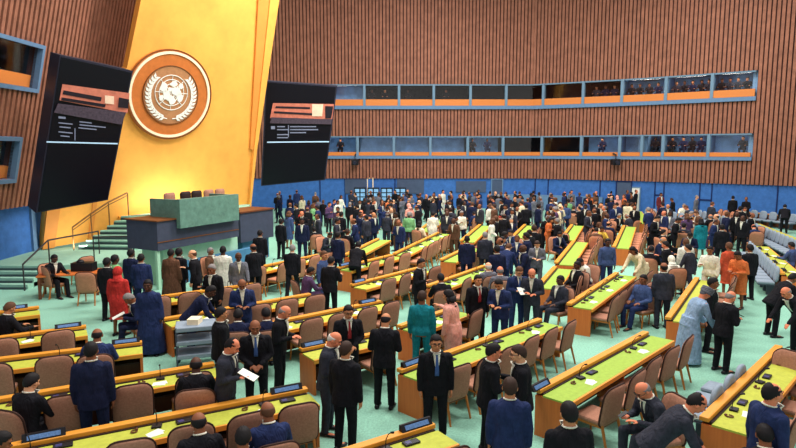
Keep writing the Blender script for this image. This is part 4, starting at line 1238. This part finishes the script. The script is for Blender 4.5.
for key, L_ in classes.items():
    L_.sort(key=lambda q: q['px'])
    for i, q in enumerate(L_):
        pw = 'seated' if key[3] else 'standing'
        lab = '%s person in %s %s %s' % (pw, key[0], {'suit': 'suit', 'blouse': 'top', 'dress': 'dress'}[key[1]], key[2])
        if len(L_) > 1: lab += ', %s from left' % ordn(i)
        det = 2 if q['y'] < 20 else (1 if q['y'] < 30 else 0)
        person(q['x'], q['y'], q['yaw'], q['pose'], q['outfit'], q['color'], q['hair'], q['hc'], q['skin'], lab, 'people '+key[2], legs=q['legs'], scale=q['scale'], detail=det)
        if key[3]: put_chair(q['x'], q['y'], math.radians(q['yaw'])+PI, 'chair of '+lab.replace('seated person', 'seated'), 'occupied chairs', True)
# ------------------------------------------------------------------ people in the booths
rr = random.Random(9); bl = []
def booth(px, row, color):
    s = arc_of_px(px); p, d = along(s); n = Vector((-d.y, d.x, 0)); q = p+n*1.05
    zb = (Z['s1b'] if row == 0 else Z['s2b'])
    bl.append((px, row, color, q.x, q.y, zb, math.degrees(math.atan2(-n.x, n.y))))
for px in (590, 599, 608, 625, 633, 641, 650, 668, 676, 684, 693, 700, 713, 721, 729, 738, 372, 385, 408, 446): booth(px, 0, rr.choice(['black', 'black', 'navy', 'charcoal']))
for px in (473, 488, 598, 667, 678, 687, 696, 738, 340, 650): booth(px, 1, rr.choice(['black', 'black', 'navy']))
for i, (px, row, c, x, y, z, yaw) in enumerate(sorted(bl, key=lambda b: (b[1], b[0]))):
    k = sum(1 for b in bl if b[1] == row and b[0] < px)
    person(x, y, yaw, 'sitd', 'blouse', c, 'short', 'black', rr.choice(['tan', 'brown', 'dark']), 'person seated in the %s booth windows, %s from left' % (('upper', 'lower')[row], ordn(k)), 'people in the booths', detail=0, z=z)
# ------------------------------------------------------------------ things on the desks
def proto_mic():
    t = empty('desk_microphone')
    bm = bmesh.new(); box(bm, -.07, .07, -.06, .06, 0, .035); link('base', bm, M_black, t, bevel=.01)
    bm = bmesh.new(); tube(bm, [(0, .03, .03), (0, .02, .15), (0, -.03, .24), (0, -.08, .28)], .007, 6); link('gooseneck', bm, M_black, t)
    bm = bmesh.new(); tube(bm, [(0, -.08, .28), (0, -.13, .30)], [.014, .016], 8); link('microphone_head', bm, M_black, t)
    return t
def proto_unit():
    t = empty('voting_unit')
    bm = bmesh.new(); box(bm, -.12, .12, -.06, .06, 0, .03); link('body', bm, M_black, t, bevel=.008)
    bm = bmesh.new(); box(bm, -.09, -.01, -.04, .04, .028, .034); link('small_screen', bm, mat('unit screen', (60, 60, 110), .4, .2, 20), t)
    return t
def proto_disp():
    t = empty('name_display')
    bm = bmesh.new(); prism(bm, [(-.26, -.05, 0), (-.26, .05, 0), (-.26, .05, .085), (-.26, .01, .09)], (.52, 0, 0)); link('housing', bm, M_black, t)
    bm = bmesh.new(); prism(bm, [(-.20, -.035, .022), (-.20, -.045, .022), (-.20, -.004, .072), (-.20, .006, .072)], (.40, 0, 0)); link('lit_screen', bm, M_disp, t)
    return t
def proto_paper():
    bm = bmesh.new(); box(bm, -.105, .105, -.07, .07, 0, .004); box(bm, -.07, .13, -.05, .09, .004, .008, Matrix.Rotation(.3, 4, 'Z')); t = link('paper_sheets', bm, M_paper)
    return t
def proto_ear():
    bm = bmesh.new()
    tube(bm, [(.05*math.cos(a), .04*math.sin(a), .015) for a in [PI*k/8*1.6 for k in range(9)]], .01, 6); ell(bm, (.05, 0, .02), (.025, .02, .02)); t = link('earpiece', bm, M_brown)
    return t
PR = {}
def item(kind, desk, s, ly, z, rz, label, cat, group):
    mk = {'mic': proto_mic, 'unit': proto_unit, 'disp': proto_disp, 'paper': proto_paper, 'ear': proto_ear}[kind]
    if kind not in PR: PR[kind] = mk(); o = PR[kind]
    else:
        o = dup(PR[kind])
    D = DK[desk]; w = D['M'] @ Vector((s, ly, 0)); o.location = (w.x, w.y, z); o.rotation_euler = (0, 0, D['rz']+rz)
    tag(o, label, cat, group)
for idn in ('R1', 'R2', 'R3', 'R4', 'R6', 'R7', 'R8', 'R9', 'R10', 'R11', 'R12', 'R13', 'R13b', 'R15', 'R16', 'R23', 'R28', 'R29', 'R30', 'R27'):
    D = DK[idn]; L = D['L']; n = max(1, int(L/1.5)); rr = random.Random(idn)
    for k in range(n):
        s = (k+.5)*L/n; nk = D['nick']; o_ = ordn(k)
        if proj(D['M'] @ Vector((s, -.3, .75)))[0] < -25: continue
        if D['root'].location.y < 24:
            item('mic', idn, s, -.20, .72, rr.uniform(-.3, .3), 'black gooseneck microphone on %s, %s from left' % (nk, o_), 'microphone', 'desk microphones')
            item('unit', idn, min(L-.2, s+.38), -.22, .72, rr.uniform(-.1, .1), 'small black voting unit on %s, %s from left' % (nk, o_), 'voting unit', 'voting units')
            item('ear', idn, max(.15, s-.30), -.22, .72, rr.uniform(0, 3), 'brown earpiece on %s, %s from left' % (nk, o_), 'earpiece', 'earpieces')
        item('paper', idn, max(.2, s-.05), -.42, .72, rr.uniform(-.4, .4), 'white paper sheets on %s, %s from left' % (nk, o_), 'paper', 'papers on desks')
for idn, s, lab in (('R1', None, 'nearest left row'), ('R4', -.35, ''), ('R3', -.3, ''), ('R5', -.5, ''), ('R1', -.35, ''), ('R30', -.3, ''), ('R12', .35, ''), ('R13', .3, ''), ('R28', .1, ''), ('R10', .35, ''), ('R15', .35, ''), ('R9', -.4, '')):
    D = DK[idn]; L = D['L']
    if s is None:
        lo = 0
        while lo < L and proj(D['M'] @ Vector((lo, 0, DH)))[0] < 43: lo += .02
        s = lo; w_ = 'left part'
    else: w_ = 'right end' if s < 0 else 'left end'; s = L+s if s < 0 else s
    item('disp', idn, s, .0, DH, 0, 'black name display with blue screen on %s of %s' % (w_, D['nick']), 'name display', 'name displays')
# grey coat thrown over chairs in the left aisle
def coat(px, py, label, col=M_grey, w=.75):
    p = G(px, py, .6); bm = bmesh.new(); N = 14
    def cz(i, j):
        u_, v_ = i/N, j/N
        x = (u_-.5)*w; y = (v_-.5)*1.1; z = .50+.40*math.exp(-((y-.35)/.18)**2)*(1-.3*abs(x)) + .02*math.sin(i*1.7+j*.9)+(-.25 if abs(x) > w*.44 else 0)-.35*max(0, -y-.25)
        return Vector((x, y, z))
    g_ = [[bm.verts.new(cz(i, j)) for j in range(N+1)] for i in range(N+1)]
    for i in range(N):
        for j in range(N): bm.faces.new([g_[i][j], g_[i+1][j], g_[i+1][j+1], g_[i][j+1]])
    res = bmesh.ops.solidify(bm, geom=bm.faces, thickness=.03)
    o = link('folded_coat', bm, col, None, True); o.location = (p.x, p.y, 0); o.rotation_euler = (0, 0, math.radians(20)); tag(o, label, 'coat')
# side table by the steps
t = empty('side_table', G(72, 276, .0)); t.rotation_euler = (0, 0, .35)
p = G(70, 272, .75); t.location = (p.x, p.y, 0); tag(t, 'low wooden side table with black equipment beside the steps', 'table')
bm = bmesh.new(); box(bm, -.9, .9, -.45, .45, .70, .75); link('tabletop', bm, M_panel, t, bevel=.01)
for sx in (-1, 1):
    for sy in (-1, 1):
        bm = bmesh.new(); box(bm, sx*.82-.04, sx*.82+.04, sy*.38-.04, sy*.38+.04, 0, .70); link('leg', bm, M_brown, t)
bm = bmesh.new(); box(bm, -.35, .35, -.15, .2, 0, .28); ell(bm, (-.1, 0, .3), (.12, .12, .08)); o = link('equipment_case', bm, M_black); o.location = (p.x+.35, p.y+.2, .75); tag(o, 'black equipment case on the side table by the steps', 'case')
# made-up rolling cart, a stand-in for unidentified grey clutter in the left aisle
p = G(197, 352, .3); t = empty('clutter_stand_in', (p.x, p.y, 0), math.radians(18)); tag(t, 'grey cart with stacked trays, made-up stand-in for unclear clutter in left aisle', 'cart')
bm = bmesh.new()
for k, z in enumerate((.25, .55, .85)): box(bm, -.42, .42, -.3, .3, z, z+.10)
link('tray', bm, M_grey, t, bevel=.02)
bm = bmesh.new()
for sx in (-1, 1):
    for sy in (-1, 1): tube(bm, [(sx*.40, sy*.28, .05), (sx*.40, sy*.28, .95)], .02, 8)
link('frame', bm, M_greyd, t)
bm = bmesh.new()
for sx in (-1, 1):
    for sy in (-1, 1): ell(bm, (sx*.40, sy*.28, .05), (.05, .03, .05))
link('wheels', bm, M_black, t)
bm = bmesh.new(); box(bm, -.14, .10, -.15, .15, .0, .12); o = link('stand_in_box', bm, M_cream); o.location = (p.x, p.y, .95); tag(o, 'small made-up pale box on the stand-in cart in left aisle', 'box')  # box made up along with the stand-in cart
# chairs' heads of staff behind the marble desk: five brown chairs with black tops
for i, px in enumerate((176, 192, 203, 215, 226)):
    s = solve_s(px, 3.1, -.9); q = c1+cu*s+cn*(-1.0)
    t = empty('rostrum_chair', (q.x, q.y, ZS), math.atan2(cu.y, cu.x)); tag(t, '%s high chair behind the green marble desk, %s from left' % ('brown' if i in (0, 3, 4) else 'dark brown', ordn(i)), 'chair', 'rostrum chairs')
    bm = panel_bm(.5, .62, .08, .10, .10); bmesh.ops.translate(bm, verts=bm.verts, vec=(0, .2, .68)); link('backrest', bm, M_chair if i in (0, 3, 4) else M_dark, t, True)
    bm = bmesh.new(); box(bm, -.25, .25, -.3, .2, .40, .48); link('seat', bm, M_chair, t, bevel=.02)
    bm = bmesh.new(); tube(bm, [(0, 0, 0), (0, 0, .4)], .04, 8); tube(bm, [(-.25, 0, .02), (.25, 0, .02)], .02, 6); tube(bm, [(0, -.25, .02), (0, .25, .02)], .02, 6); link('pedestal', bm, M_black, t)
# ------------------------------------------------------------------ light
W = bpy.data.worlds.new('hall light'); SC.world = W; W.use_nodes = True
W.node_tree.nodes['Background'].inputs[0].default_value = (1.0, .97, .93, 1); W.node_tree.nodes['Background'].inputs[1].default_value = .62
def area(x, y, z, sx, sy, e, tgt=None, col=(1, .95, .88)):  # one name for overhead ceiling lamps and the low lamps at the gold wall
    d = bpy.data.lights.new('hall_lamp', 'AREA'); d.shape = 'RECTANGLE'; d.size = sx; d.size_y = sy; d.energy = e; d.color = col
    o = bpy.data.objects.new('hall_lamp', d); COL.objects.link(o); o.location = (x, y, z)
    o.rotation_euler = (Vector(tgt)-Vector((x, y, z))).to_track_quat('-Z', 'Y').to_euler() if tgt else (0, 0, 0)
for (x, y) in ((-4, 12), (6, 12), (-2, 26), (10, 26), (2, 38), (16, 34)): area(x, y, 17.5, 4, 4, 1500)
area(4, 24, 17, 3, 3, 1500, (-10, 30, 8)); area(2, 20, 17, 3, 3, 1000, (4, 48, 8))
area(-10.2, 27.2, 2.1, 3, .3, 60, (-11.6, 28.8, 4.2))  # unseen washer low behind the counter, added to brighten the lower gold wall
area(-13.2, 24.2, .8, 1, .3, 20, (-14.2, 25.2, 2.5))  # low lamp near the stage floor, aimed at the gold wall's left end
SC.view_settings.view_transform = 'Standard'; SC.view_settings.look = 'None'; SC.view_settings.exposure = 0.0; SC.view_settings.gamma = 1.0
SC.view_settings.use_curve_mapping = False
